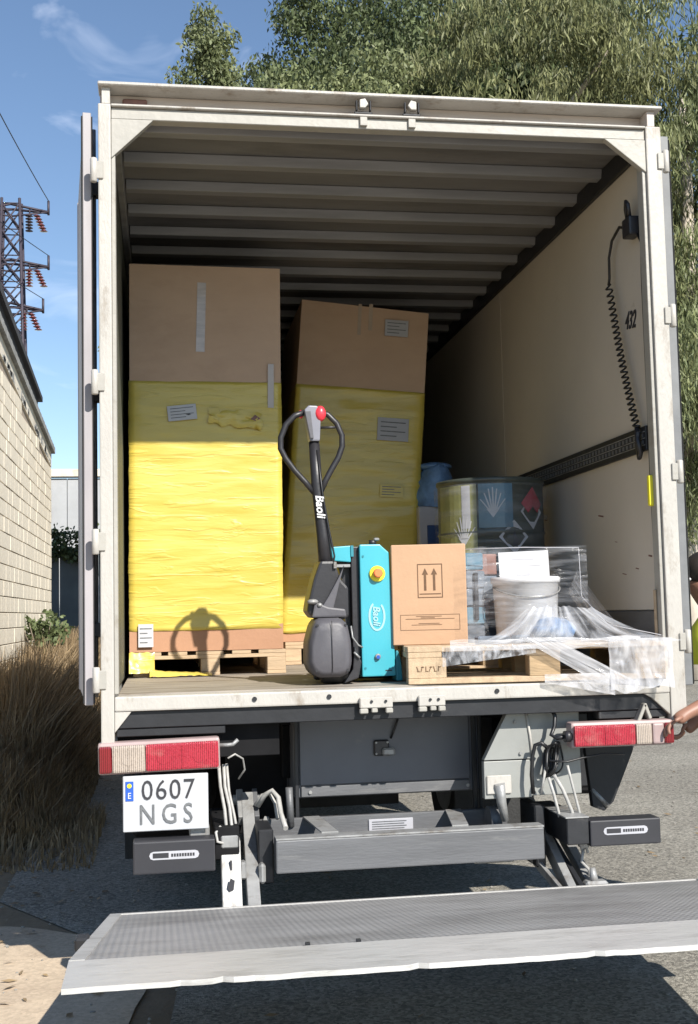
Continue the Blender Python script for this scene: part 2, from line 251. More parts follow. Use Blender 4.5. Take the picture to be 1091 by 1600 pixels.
# ------------------------------------------------------------------ helpers
def tag(o, label=None, cat=None, group=None, kind=None):
    if label: o['label'] = label
    if cat: o['category'] = cat
    if group: o['group'] = group
    if kind: o['kind'] = kind
    return o
def thing(name, label, cat, loc=(0, 0, 0), group=None):
    o = bpy.data.objects.new(name, None); COL.objects.link(o); o.location = loc; o.empty_display_size = .1
    return tag(o, label, cat, group)
def wloc(o):
    v = Vector((0, 0, 0))
    while o: v += o.location; o = o.parent
    return v
class MB:
    def __init__(s): s.b = bmesh.new()
    def box(s, x0, x1, y0, y1, z0, z1, bev=0.0, rot=None, about=None, seg=1):
        r = bmesh.ops.create_cube(s.b, size=1.0); vs = r['verts']
        for v in vs: v.co = Vector(((x0+x1)/2+v.co.x*(x1-x0), (y0+y1)/2+v.co.y*(y1-y0), (z0+z1)/2+v.co.z*(z1-z0)))
        allv = vs
        if bev:
            es = list({e for v in vs for e in v.link_edges})
            rr = bmesh.ops.bevel(s.b, geom=es, offset=bev, segments=seg, profile=.6, affect='EDGES'); allv = list({v for f in rr['faces'] for v in f.verts} | {v for v in vs if v.is_valid})
        if rot: bmesh.ops.rotate(s.b, verts=allv, cent=Vector(about or ((x0+x1)/2, (y0+y1)/2, (z0+z1)/2)), matrix=rot)
        return s
    def prism(s, pts, a, b_, axis='Y', bev=0):
        """closed outline of 2-D points extruded along axis from a to b_"""
        def P(p, q):
            return Vector((p[0], q, p[1])) if axis == 'Y' else Vector((q, p[0], p[1])) if axis == 'X' else Vector((p[0], p[1], q))
        A = [s.b.verts.new(P(p, a)) for p in pts]; B = [s.b.verts.new(P(p, b_)) for p in pts]
        n = len(pts); fs = [s.b.faces.new(A), s.b.faces.new(B[::-1])]
        for i in range(n): fs.append(s.b.faces.new((A[i], B[i], B[(i+1) % n], A[(i+1) % n])))
        bmesh.ops.recalc_face_normals(s.b, faces=fs)
        if bev:
            es = list({e for f in fs for e in f.edges}); bmesh.ops.bevel(s.b, geom=es, offset=bev, segments=2, profile=.6, affect='EDGES')
        return s
    def tube(s, path, r, n=8, cap=True, closed=False):
        pts = [Vector(p) for p in path]; rs = r if isinstance(r, (list, tuple)) else [r]*len(pts)
        rings = []; m = len(pts); ref = None
        for i, p in enumerate(pts):
            if closed: d = pts[(i+1) % m]-pts[i-1]
            else: d = pts[min(i+1, m-1)]-pts[max(i-1, 0)]
            d.normalize()
            if ref is None: ref = Vector((0, 0, 1)) if abs(d.z) < .9 else Vector((1, 0, 0))
            a = (ref - d*ref.dot(d))
            if a.length < 1e-5: a = d.orthogonal()
            a.normalize(); ref = a; c = d.cross(a)
            rings.append([s.b.verts.new(p+(a*math.cos(2*math.pi*k/n)+c*math.sin(2*math.pi*k/n))*rs[i]) for k in range(n)])
        for i in range(m if closed else m-1):
            A, B = rings[i], rings[(i+1) % m]
            for k in range(n):
                f = s.b.faces.new((A[k], A[(k+1) % n], B[(k+1) % n], B[k])); f.smooth = True
        if cap and not closed:
            s.b.faces.new(rings[0][::-1]); s.b.faces.new(rings[-1])
        return s
    def cyl(s, c, r, h, axis='Z', n=24, r2=None, bev=0):
        d = {'X': Vector((1, 0, 0)), 'Y': Vector((0, 1, 0)), 'Z': Vector((0, 0, 1))}[axis]; c = Vector(c)
        prof = [(0, r), (h, r2 if r2 is not None else r)]
        if bev: prof = [(0, r-bev), (bev, r), (h-bev, r2 or r), (h, (r2 or r)-bev)]
        return s.tube([c+d*t for t, _ in prof], [q for _, q in prof], n)
    def ell(s, c, rx, ry, rz, seg=20):
        r = bmesh.ops.create_uvsphere(s.b, u_segments=seg, v_segments=seg//2, radius=1)
        for v in r['verts']: v.co = Vector((c[0]+v.co.x*rx, c[1]+v.co.y*ry, c[2]+v.co.z*rz))
        for f in {f for v in r['verts'] for f in v.link_faces}: f.smooth = True
        return s
    def quad(s, a, b_, c, d):
        s.b.faces.new([s.b.verts.new(Vector(q)) for q in (a, b_, c, d)]); return s
    def mesh(s, name, material, off=Vector((0, 0, 0))):
        me = bpy.data.meshes.new(name)
        for v in s.b.verts: v.co -= off
        s.b.to_mesh(me); s.b.free(); me.materials.append(MATS[material]); return me
    def build(s, name, material, parent=None, label=None, smooth=False, kind=None):
        off = wloc(parent) if parent else Vector((0, 0, 0))
        me = s.mesh(name, material, off)
        if smooth:
            for p in me.polygons: p.use_smooth = True
        o = bpy.data.objects.new(name, me); COL.objects.link(o); o.parent = parent
        if label: o['label'] = label
        if kind: o['kind'] = kind
        return o
def box(name, material, parent, x0, x1, y0, y1, z0, z1, bev=.003, label=None, **k):
    return MB().box(x0, x1, y0, y1, z0, z1, bev, **k).build(name, material, parent, label)
def copy_tree(o, parent=None):
    c = o.copy(); COL.objects.link(c); c.parent = parent
    for ch in list(o.children): copy_tree(ch, c)
    return c
def text(name, s, material, parent, loc, size, rot=(R(90), 0, 0), sx=1.0, ext=.0015, align='CENTER', shear=0, bold=0, space=1.0):
    cu_ = bpy.data.curves.new(name, 'FONT'); cu_.body = s; cu_.size = size; cu_.extrude = ext; cu_.align_x = align; cu_.align_y = 'CENTER'
    cu_.shear = shear; cu_.offset = bold; cu_.space_character = space; cu_.resolution_u = 3
    cu_.materials.append(MATS[material])
    o = bpy.data.objects.new(name, cu_); COL.objects.link(o); o.parent = parent
    o.location = Vector(loc) - (wloc(parent) if parent else Vector((0, 0, 0))); o.rotation_euler = rot; o.scale = (sx, 1, 1)
    dg = bpy.context.evaluated_depsgraph_get(); me = bpy.data.meshes.new_from_object(o.evaluated_get(dg)); me.transform(Matrix.Diagonal((1, 1, 1, 1)))
    o2 = bpy.data.objects.new(name, me); COL.objects.link(o2); o2.parent = parent; o2.location = o.location; o2.rotation_euler = rot; o2.scale = o.scale
    bpy.data.objects.remove(o); o2.name = name
    return o2
def pydata(name, verts, faces, material, parent=None, smooth=False):
    me = bpy.data.meshes.new(name); me.from_pydata([tuple(v) for v in verts], [], faces); me.materials.append(MATS[material]); me.update()
    if smooth:
        for p in me.polygons: p.use_smooth = True
    o = bpy.data.objects.new(name, me); COL.objects.link(o); o.parent = parent; return o
def quads_np(name, V, material, parent=None):
    """V: (n,4,3) array of quads"""
    n = len(V); me = bpy.data.meshes.new(name)
    me.vertices.add(n*4); me.vertices.foreach_set('co', V.reshape(-1).astype(np.float32))
    me.loops.add(n*4); me.loops.foreach_set('vertex_index', np.arange(n*4, dtype=np.int32))
    me.polygons.add(n); me.polygons.foreach_set('loop_start', np.arange(0, n*4, 4, dtype=np.int32))
    try: me.polygons.foreach_set('loop_total', np.full(n, 4, dtype=np.int32))
    except Exception: pass
    me.update(calc_edges=True); me.materials.append(MATS[material])
    o = bpy.data.objects.new(name, me); COL.objects.link(o); o.parent = parent; return o
def sheet(name, material, parent, fn, nu, nv, smooth=True, label=None):
    """grid surface fn(u,v)->point, with UVs"""
    off = wloc(parent) if parent else Vector((0, 0, 0))
    vs = [Vector(fn(i/nu, j/nv))-off for j in range(nv+1) for i in range(nu+1)]
    fs = [(j*(nu+1)+i, j*(nu+1)+i+1, (j+1)*(nu+1)+i+1, (j+1)*(nu+1)+i) for j in range(nv) for i in range(nu)]
    o = pydata(name, vs, fs, material, parent, smooth)
    uv = o.data.uv_layers.new(name='UVMap')
    for p in o.data.polygons:
        for li in p.loop_indices:
            k = o.data.loops[li].vertex_index; uv.data[li].uv = ((k % (nu+1))/nu, (k//(nu+1))/nv)
    if label: o['label'] = label
    return o
def nz(x, y, z, s=1.0): return noise.noise(Vector((x*s, y*s, z*s)))

# ------------------------------------------------------------------ ground
def bank(x, y):
    a = max(0, min(1, (-1.75-x)/.9)); a = a*a*(3-2*a)
    b = max(0, min(1, (y-2.5)/12)); b = b*b*(3-2*b)
    c = 1 if x > -40 else 0
    return a*b*.74
xs = [-400, -150, -60, -30, -15, -10, -7, -5, -4, -3.3, -3, -2.75, -2.5, -2.25, -2, -1.75, -1.5, -1, 0, 2, 6, 12, 25, 60, 150, 400]
ys = [-60, -20, -8, -5, -3, -1, 0, 1, 2, 3, 4, 5, 6, 7, 8, 9, 10, 11, 12, 13, 14, 15, 17, 20, 25, 35, 60, 120, 300, 800]
g = MB(); grid = [[g.b.verts.new((x, y, bank(x, y)-.004)) for x in xs] for y in ys]
for j in range(len(ys)-1):
    for i in range(len(xs)-1): g.b.faces.new((grid[j][i], grid[j][i+1], grid[j+1][i+1], grid[j+1][i]))
go = g.build('ground', 'soil', smooth=True); tag(go, 'bare earth rising gently to the foot of the block wall', kind='structure')
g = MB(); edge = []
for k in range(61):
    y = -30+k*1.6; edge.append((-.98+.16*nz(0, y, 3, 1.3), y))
vl = [g.b.verts.new((x if y < 1.7 else -1.95+.15*nz(3, y, 1, .8), y, 0.002)) for x, y in edge]; vr = [g.b.verts.new((40, y, 0.002)) for x, y in edge]  # asphalt carried left past the path to darken the truck's shadow on the earth
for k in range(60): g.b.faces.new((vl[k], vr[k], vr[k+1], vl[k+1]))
tag(g.build('road', 'asphalt'), 'grey coarse asphalt under and beside the truck, its far left part painted-in shade', kind='structure')
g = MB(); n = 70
ex = [(-8+ (6.9)*k/n, 1.62+.10*nz(k*.5, 0, 1, .7)+.03*nz(k*1.7, 3, 1)-.5*max(0, (k-57)/10)**2) for k in range(n+1)]  # far edge set on the truck's shadow line, shade put into ground colour
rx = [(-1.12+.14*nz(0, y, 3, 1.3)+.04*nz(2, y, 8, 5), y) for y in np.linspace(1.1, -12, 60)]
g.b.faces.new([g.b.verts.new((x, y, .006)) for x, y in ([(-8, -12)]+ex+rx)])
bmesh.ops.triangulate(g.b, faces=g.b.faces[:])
tag(g.build('path', 'dirt_path'), 'pale beige beaten earth left of the truck, cut off where the truck shadow begins', kind='structure')

# ------------------------------------------------------------------ truck
T = thing('box_truck', 'white box truck seen from behind with open rear doors and lowered tail lift', 'truck')
H = 3.80; W = 1.25; L = 7.2
# floor, walls, roof
box('cargo_floor', 'steel_floor', T, -1.185, 1.185, .07, L, 1.15, 1.235, .002)
wl = box('side_wall', 'exterior_panel', T, -1.238, -1.215, .07, L, 1.12, 3.70, .002)
wi = box('wall_lining', 'wall_dark', T, -1.2145, -1.20, .072, L-.01, 1.236, 3.665, .001, label='dull grey inner lining of the left wall')
wr = box('side_wall', 'exterior_panel', T, 1.215, 1.238, .07, L, 1.12, 3.70, .002)
# right lining: three plywood panels with fine joints
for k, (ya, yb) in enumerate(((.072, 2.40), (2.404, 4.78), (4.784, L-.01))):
    box('lining_panel', 'wall_panel', T, 1.186, 1.2145, ya, yb, 1.53, 3.665, .002, label='cream plywood lining of the right side wall' if k == 0 else None)
box('kick_plate', 'steel_grey', T, 1.174, 1.2145, .074, L-.01, 1.236, 1.526, .003)
box('front_wall', 'wall_panel', T, -1.214, 1.214, L, L+.03, 1.12, 3.70, .002)
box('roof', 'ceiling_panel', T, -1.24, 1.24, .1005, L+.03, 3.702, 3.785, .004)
# roof bows, each a shallow top-hat rail
bow = MB().prism([(-.045, 3.70), (-.030, 3.655), (.030, 3.655), (.045, 3.70)], -1.16, 1.16, axis='X', bev=.004)
off = bow.mesh('roof_bow', 'galvanised')
for k in range(19):
    o = bpy.data.objects.new('roof_bow', off); COL.objects.link(o); o.parent = T; o.location = (0, .17+.355*k, 0)
box('roof_rail', 'steel_dark', T, 1.16, 1.186, .075, L-.01, 3.60, 3.70, .004)
box('roof_rail', 'galvanised', T, -1.199, -1.165, .075, L-.01, 3.62, 3.70, .004)
# rear frame
for sx in (-1, 1):
    x0, x1 = (-W, -1.197) if sx < 0 else (1.178, W)
    p = box('corner_post', 'frame_paint', T, x0, x1, -.012, .070, 1.035, 3.712, .006, seg=2)
    if sx > 0:  # inner return of the post
        MB().box(1.160, 1.1775, .004, .066, 1.24, 3.64, .002).build('post_flange', 'gusset_paint', p)
    else:
        MB().box(-1.1965, -1.180, .004, .090, 1.24, 3.60, .002).build('post_flange', 'gusset_paint', p)
hd = MB()
hd.box(-1.245, 1.25, .075, .095, 3.712, 3.785, .002); ho = hd.build('header_panel', 'header_paint', T)
box('header_lip', 'frame_paint', T, -1.25, 1.255, -.030, .100, 3.786, 3.802, .004)
hl = box('header_rail', 'frame_paint', T, -1.196, 1.177, -.016, .0995, 3.7005, 3.711, .003)
box('header_face', 'gusset_paint', T, -1.196, 1.177, .000, .058, 3.650, 3.6995, .003)
for x in (-1.235, 1.19):
    box('end_cap', 'frame_paint' if x < 0 else 'header_paint', T, x, x+.035, -.006, .0745, 3.713, 3.7855, .002)
box('marker_lamp', 'brown_pack', T, -1.150, -1.045, .055, .0748, 3.728, 3.766, .006, label='dull dark marker lamp at the end of the header')
for p in ([(-1.196, 3.649), (-1.02, 3.649), (-1.196, 3.478)], [(1.177, 3.649), (.985, 3.649), (1.177, 3.500)]):
    MB().prism(p, -.004, .030, bev=.003).build('gusset_plate', 'gusset_paint', T)
# door keepers in the header and sill
for x in (-.115, .10):
    k = MB().box(x-.04, x+.04, -.012, .0745, 3.712, 3.724, .003).box(x-.034, x-.026, -.02, .0, 3.7245, 3.772, .003).box(x+.026, x+.034, -.02, .0, 3.7245, 3.772, .003).build('door_keeper', 'steel_dark', T)
    MB().prism([(x-.018, 3.734), (x+.006, 3.734), (x+.020, 3.752), (x+.006, 3.776), (x-.018, 3.77)] if x < 0 else [(x+.018, 3.734), (x-.006, 3.734), (x-.020, 3.752), (x-.006, 3.776), (x+.018, 3.77)], -.03, -.002, bev=.003).build('cam', 'frame_paint', k)
    MB().box(x-.016, x+.016, -.014, .006, 3.66, 3.70, .002).build('strike', 'gusset_paint', k)
# sill
box('sill', 'frame_paint', T, -1.196, 1.177, -.010, .068, 1.170, 1.230, .007, seg=2)
box('sill_return', 'steel_dark', T, -1.19, 1.17, .012, .066, 1.10, 1.1695, .003)
MB().prism([(-1.196, 1.1695), (-1.128, 1.1695), (-1.196, 1.085)], -.004, .03, bev=.003).build('gusset_plate', 'frame_paint', T)
MB().prism([(1.177, 1.1695), (1.06, 1.1695), (1.095, 1.150), (1.177, 1.075)], -.004, .03, bev=.003).build('gusset_plate', 'gusset_paint', T)
for xs_ in ((-.195, -.055), (.055, .17)):
    x0, x1 = xs_
    k = MB().box(x0, x1, -.030, -.0105, 1.150, 1.195, .004).build('sill_keeper', 'frame_paint', T)
    MB().box(x0, x0+.035, -.034, -.006, 1.128, 1.1495, .004).box(x1-.03, x1, -.034, -.006, 1.128, 1.1495, .004).box(x0+.05, x0+.075, -.034, -.006, 1.132, 1.1495, .003).build('keeper_lug', 'gusset_paint', k)
    MB().cyl((x0+.05, -.036, 1.178), .006, .008, 'Y', 10).cyl((x1-.03, -.036, 1.178), .006, .008, 'Y', 10).build('bolt', 'steel_dark', k)
for x in (-.63, .40, .90, -.32):
    MB().cyl((x, -.016, 1.203), .010, .010, 'Y', 10).build('bolt', 'steel_dark', T)
# hinges on the right and left posts
for sx, zs in ((1, (3.55, 2.84, 2.137, 1.39)), (-1, (3.42, 2.52, 1.86, 1.30))):
    for z in zs:
        x = 1.262*sx
        k = MB().cyl((x+.006*sx, -.012, z-.052), .015, .104, 'Z', 12, bev=.004).build('hinge', 'frame_paint', T, label='white hinge barrel on the rear post' if sx > 0 else None)
        MB().box(*sorted((x-.034*sx, x+.004*sx)), -.020, -.0125, z-.038, z+.038, .003).build('hinge_leaf', 'gusset_paint', k)
# doors folded back along the sides
def door(sx, far, material, rods):
    a = Vector(((1.292 if sx > 0 else 1.300)*sx, .055, 0)); b = Vector((far, 1.22, 0)); d = (b-a).normalized(); n = Vector((-d.y, d.x, 0))
    th = .028 if sx < 0 else .034
    def pl(s_, t_, z): return a+d*s_+n*t_+Vector((0, 0, z))
    def slab(s0, s1, t0, t1, z0, z1):
        m = MB(); q = [pl(s, t, z) for z in (z0, z1) for (s, t) in ((s0, t0), (s1, t0), (s1, t1), (s0, t1))]
        v = [m.b.verts.new(p) for p in q]
        for f in ((3, 2, 1, 0), (4, 5, 6, 7), (0, 1, 5, 4), (1, 2, 6, 5), (2, 3, 7, 6), (3, 0, 4, 7)): m.b.faces.new([v[i] for i in f])
        bmesh.ops.recalc_face_normals(m.b, faces=m.b.faces[:]); bmesh.ops.bevel(m.b, geom=m.b.edges[:], offset=.003, segments=1, affect='EDGES'); return m
    ln = (b-a).length
    D = slab(0, ln, -th/2, th/2, 1.20, 3.69).build('rear_door', material, T, label='rear door folded back along the side')
    for s in (0.0, ln-.03):
        slab(s-.004, s+.034, -th/2-.004, th/2+.004, 1.195, 3.695).build('door_edge', 'door_grey' if sx > 0 else 'door_trim', D)
    e = -sx
    slab(-.006, .030, -th/2-.010, -th/2-.0045, 1.20, 3.68).build('rubber_seal', 'rubber', D)
    slab(-.006, .030, th/2+.0045, th/2+.010, 1.20, 3.68).build('rubber_seal', 'rubber', D)
    for s in rods:
        m = MB().tube([pl(s, e*(-sx)*0+(-1 if sx < 0 else 1)*(th/2+.018), z) for z in (1.22, 3.67)], .010, 10); m.build('lock_rod', 'steel_light', D)
        for z in (1.5, 2.5, 3.4):
            c = pl(s, (-1 if sx < 0 else 1)*(th/2+.02), z); MB().box(c.x-.02, c.x+.02, c.y-.03, c.y+.03, z-.03, z+.03, .004).build('rod_guide', 'steel_grey', D)
    return D
door(-1, -1.402, 'door_panel', (.12,))
door(1, 1.330, 'door_grey', (.35, .8))
# load rail on the right wall
lr = box('load_rail', 'steel_dark', T, 1.164, 1.1855, .10, L-.02, 2.25, 2.362, .003)
m = MB()
for z in (2.275, 2.306, 2.336):
    m.box(1.1605, 1.1638, .11, L-.03, z-.0015, z+.0015)
m.build('rail_rib', 'steel_light', lr)
m = MB()
for k in range(130):
    y = .13+.045*k
    for z in (2.290, 2.321): m.box(1.1610, 1.1638, y, y+.022, z-.009, z+.009)
o = m.build('rail_slot', 'steel_grey', lr); o['kind'] = 'stuff'
# cable, switch box and coil on the right wall
MB().tube([(1.174, .078, 3.64), (1.174, .082, 3.34)], .005, 6).build('conduit', 'cable_black', T)
MB().tube([(1.166, .10, 3.25), (1.172, .075, 3.20), (1.168, .073, 3.0), (1.170, .073, 2.4), (1.166, .070, 2.1), (1.172, .073, 1.75), (1.168, .073, 1.45)], .0065, 6).build('cable', 'cable_black', T)
sb = MB().box(1.125, 1.185, .095, .185, 3.245, 3.335, .010, seg=2).build('switch_box', 'plastic_black', T)
MB().tube([(1.14, .12, 3.335), (1.13, .11, 3.39), (1.13, .13, 3.41), (1.14, .16, 3.38), (1.15, .17, 3.34)], .010, 8).build('hook', 'plastic_black', sb)
p = [(1.14, .18, 3.30), (1.15, .27, 3.335), (1.15, .37, 3.30), (1.15, .415, 3.23), (1.15, .42, 3.13), (1.15, .435, 3.10)]
MB().tube(p, .007, 8).build('lead', 'cable_black', sb)
a = Vector((1.145, .425, 3.10)); b_ = Vector((1.150, .165, 2.36)); pts = []
turns = 25
for k in range(turns*10+1):
    t = k/(turns*10); c = a.lerp(b_, t**.9); c.y += .02*math.sin(t*3.1); th = 2*math.pi*k/10; rr = .021
    pts.append(c+Vector((rr*.55*math.cos(th), rr*math.sin(th)*1.15, .004*math.cos(th))))
MB().tube(pts, .0048, 6).build('coiled_cable', 'cable_black', T)
MB().tube([(1.150, .165, 2.37), (1.14, .14, 2.30), (1.145, .12, 2.24), (1.15, .15, 2.22), (1.15, .17, 2.28), (1.14, .13, 2.34)], .012, 8).build('cable_plug', 'plastic_black', T)
MB().box(1.140, 1.168, .035, .062, 1.99, 2.13, .010, seg=2).build('tag', 'yellow_plastic', T, label='bright yellow plastic grip hanging on the cable')
MB().box(1.150, 1.159, .045, .0655, 1.33, 1.62, .003).build('edge_guard', 'wood_light', T)
text('lettering', '432', 'ink', T, (1.184, .27, 2.885), .115, rot=(R(90), R(8), R(-90)), sx=.75, bold=.002, shear=.25)
for (y, z, w, h) in ((.72, 2.00, .07, .008), (.30, 1.72, .035, .006), (.14, 1.77, .04, .008), (.45, 1.70, .05, .005), (1.6, 2.05, .05, .005), (.28, 2.45, .02, .004), (.55, 1.86, .03, .004)):
    MB().box(1.1846, 1.1862, y, y+w, z, z+h, .001, rot=Matrix.Rotation(R(8), 3, 'X')).build('scuff', 'brown_pack', T)

# ---- underbody
for x in (-.43, .43): box('chassis_rail', 'chassis_black', T, x-.035, x+.035, .55, L+1.2, .80, 1.04, .004)
for k in range(8): box('cross_member', 'chassis_black', T, -1.15, 1.15, .5+k*.9, .56+k*.9, 1.045, 1.148, .003)
box('rear_apron', 'chassis_black', T, -1.19, -.52, .10, .12, .96, 1.099, .003)
box('rear_apron', 'chassis_black', T, .84, 1.17, .10, .12, .99, 1.099, .003)
# wheels
def wheel(x, y):
    w_ = MB().tube([(x-.14, y, .48), (x-.12, y, .48), (x+.12, y, .48), (x+.14, y, .48)], [.42, .48, .48, .42], 40).build('wheel', 'rubber', T)
    MB().cyl((x-.147, y, .48), .27, .294, 'X', 28, bev=.02).build('rim', 'steel_light', w_)
for x in (-.98, .98): wheel(x, 2.95); wheel(x, 7.9)
box('axle', 'chassis_black', T, -.84, .84, 2.88, 3.02, .41, .55, .03)
# mudguards
for x in (-.98, .98):
    m = MB(); pts = []
    for k in range(13):
        t = math.pi*k/12; pts.append((2.95+.60*math.cos(t), .50+.60*math.sin(t)))
    inner = [(2.95+(q[0]-2.95)*.97, .50+(q[1]-.50)*.97) for q in pts][::-1]
    m.prism(pts+inner, x-.17, x+.17, axis='X').build('mudguard', 'steel_dark', T)
# dark power-pack cabinet in the middle
cb = box('cabinet', 'cabinet_dark', T, -.43, .43, .40, .95, .73, 1.098, .006)
MB().box(-.405, .375, .388, .3995, .785, 1.09, .004).build('cabinet_door', 'cabinet_dark', cb)
MB().box(-.40, .37, .386, .3995, .735, .781, .003).build('sill_strip', 'steel_grey', cb)
for q in ((-.428, -.41), (.385, .405), (.415, .43)): MB().box(*q, .38, .3995, .60, 1.09, .003).build('cabinet_edge', 'steel_dark', cb)
for x in (-.36, .36): MB().cyl((x, .378, .757), .008, .01, 'Y', 10).build('bolt', 'steel_light', cb)
lt = MB().box(-.07, .0, .372, .3875, .905, .975, .006).build('latch_plate', 'plastic_black', cb)
MB().box(-.035, .025, .360, .3715, .905, .940, .008).build('latch_cover', 'steel_light', lt)
for (x, z) in ((-.060, .965), (-.008, .965), (-.060, .915)): MB().cyl((x, .366, z), .005, .006, 'Y', 8).build('screw', 'steel_light', lt)
MB().tube([(.045, .386, 1.095), (.04, .37, 1.06), (.025, .372, 1.02), (.01, .38, .98)], .005, 6).build('lead', 'cable_black', cb)
box('side_panel', 'chassis_black', T, -.72, -.44, .62, .66, .55, 1.10, .004)
# light grey tank box on the right with a sloping cheek
tb = MB().prism([(.565, 1.098), (.800, 1.098), (.800, .740), (.572, .740)], .105, .50, bev=.005).build('tank_box', 'cabinet_light', T)
MB().prism([(.470, 1.098), (.5645, 1.098), (.576, .90), (.362, .90)], .095, .14, bev=.003).build('cheek_plate', 'cabinet_light', tb)
MB().tube([(.556, .092, 1.096), (.570, .090, 1.0), (.578, .090, .90)], .006, 8).build('edge_bead', 'frame_paint', tb)
MB().prism([(.362, .895), (.572, .895), (.572, .735), (.362, .735)], .10, .14, bev=.003).build('lower_plate', 'cabinet_light', tb)
MB().box(.370, .480, .090, .0995, .755, .835, .004).build('hinge_bracket', 'frame_paint', tb)
for (x, z) in ((.505, 1.06), (.525, .925)): MB().cyl((x, .086, z), .007, .01, 'Y', 10).build('bolt', 'steel_light', tb)
sbx = box('side_locker', 'chassis_black', T, .95, 1.20, .95, 2.10, .60, 1.098, .02, label='black locker hung under the right side')
MB().box(.97, 1.18, .938, .9495, .64, 1.06, .006).build('locker_lid', 'steel_dark', sbx)
box('side_locker', 'chassis_black', T, -1.20, -.95, 2.3, 2.60, .60, 1.098, .02)
box('side_skirt', 'steel_dark', T, 1.19, 1.21, 2.2, 2.75, .62, 1.098, .004)
# lamp brackets and the dark triangular stay on the right
MB().prism([(.90, .94), (1.15, .94), (1.13, .88), (1.03, .66), (.985, .62), (.93, .64)], .33, .37, bev=.004).build('stay_plate', 'steel_dark', T)
MB().tube([(.93, .34, .72), (1.0, .33, .64)], .012, 8).build('stay_rod', 'steel_light', T)
box('lamp_bracket', 'steel_dark', T, .86, 1.17, .02, .16, 1.065, 1.098, .003)
box('lamp_bracket', 'steel_dark', T, -1.19, -.75, .02, .16, 1.066, 1.098, .003)
MB().box(1.03, 1.045, -.02, .06, 1.03, 1.13, .003, rot=Matrix.Rotation(R(25), 3, 'Y')).box(1.06, 1.075, -.02, .06, 1.06, 1.13, .003, rot=Matrix.Rotation(R(-20), 3, 'Y')).build('bracket', 'gusset_paint', T)
for x in (-.98, .98): box('shading_mudflap', 'rubber', T, x-.25, x+.25, 2.18, 2.20, .16, .98, .004)  # unseen flaps, added to keep the ground under the truck dark
box('shading_mudflap', 'rubber', T, -.45, .45, 2.5, 2.52, .35, .99, .004)  # unseen middle flap, added for the same darkening
for x in (-1.12, 1.10): box('shading_skirt', 'steel_dark', T, x-.02, x+.02, 3.7, 6.9, .42, .95, .004)  # unseen side skirts, added to block light from under the truck
MB().cyl((-.95, .9, .72), .20, .9, 'Y', 24, bev=.03).build('air_tank', 'chassis_black', T)
box('shading_box', 'chassis_black', T, -1.16, -.55, 1.2, 1.9, .45, 1.04, .02)  # unseen black box, added to darken the gap beside the cabinet
# cab
cabp = MB().prism([(L+.35, .55), (L+2.35, .55), (L+2.45, 1.6), (L+2.2, 2.9), (L+.35, 3.0)], -1.2, 1.2, axis='X', bev=.05).build('cab', 'exterior_panel', T)
MB().box(-1.1, 1.1, L+1.8, L+2.5, .28, .72, .05).build('front_bumper', 'steel_dark', cabp)
# tail lamps
def lamp(x0, x1, z0, z1, secs, tilt):
    rot = Matrix.Rotation(tilt, 3, 'Y'); ab = ((x0+x1)/2, 0, (z0+z1)/2)
    Lm = MB().box(x0, x1, -.030, .045, z0, z1, .012, rot=rot, about=ab, seg=2).build('tail_lamp', 'lamp_housing', T)
    for (a, b, mt) in secs:
        MB().box(a, b, -.052, -.0305, z0+.008, z1-.012, .009, rot=rot, about=ab, seg=2).build('lens', mt, Lm)
    for (a, b, mt) in secs:
        if b-a > .1:
            for q in ((.25, .75) if b-a > .15 else (.5,)):
                MB().cyl((a+(b-a)*q, -.0535, (z0+z1)/2), .030, .0015, 'Y', 24).build('reflector', mt, Lm)
            MB().box((a+b)/2-.0015, (a+b)/2+.0015, -.0545, -.0521, z0+.016, z1-.020).build('lens_rib', mt, Lm)
    return Lm
lamp(-1.262, -.775, .925, 1.052, ((-1.258, -1.208, 'lens_dark_red'), (-1.206, -1.075, 'lens_white'), (-1.073, -.782, 'lens_red')), R(-1.0))
lamp(.715, 1.175, .950, 1.058, ((.722, .995, 'lens_red'), (.998, 1.070, 'lens_white'), (1.073, 1.125, 'lamp_housing'), (1.127, 1.170, 'lens_dark_red')), R(0))
MB().cyl((.690, -.01, 1.00), .024, .03, 'X', 12).build('lamp_plug', 'plastic_black', T)
MB().tube([(.655, .06, 1.12), (.672, .05, 1.085), (.665, .04, 1.04), (.645, .03, 1.005), (.665, .01, .992), (.695, -.005, 1.0)], .009, 8).build('lamp_cable', 'cable_black', T)
MB().tube([(-.775, .0, 1.02), (-.74, .0, 1.02), (-.72, .0, 1.022), (-.70, .0, 1.04)], .008, 8).build('lamp_plug', 'steel_light', T)
# number plate
pb = box('number_plate', 'plate_white', T, -1.165, -.825, -.030, -.024, .693, .915, .003)
MB().box(-1.155, -1.123, -.0325, -.0302, .815, .893, .001).build('plate_band', 'plate_blue', pb)
MB().cyl((-1.139, -.0342, .876), .009, .0012, 'Y', 12).build('plate_stars', 'yellow_plastic', pb)
text('lettering', 'E', 'decal_white', pb, (-1.139, -.0340, .836), .034, sx=.9)
text('lettering', '0607', 'ink', pb, (-.985, -.0330, .852), .112, sx=.90, space=1.10, bold=-.0004)
text('lettering', 'NGS', 'ink_faded', pb, (-.995, -.0330, .756), .112, sx=.80, space=1.45, bold=.0002)
box('plate_bracket', 'steel_dark', T, -1.15, -.84, -.0235, .012, .71, .91, .002)
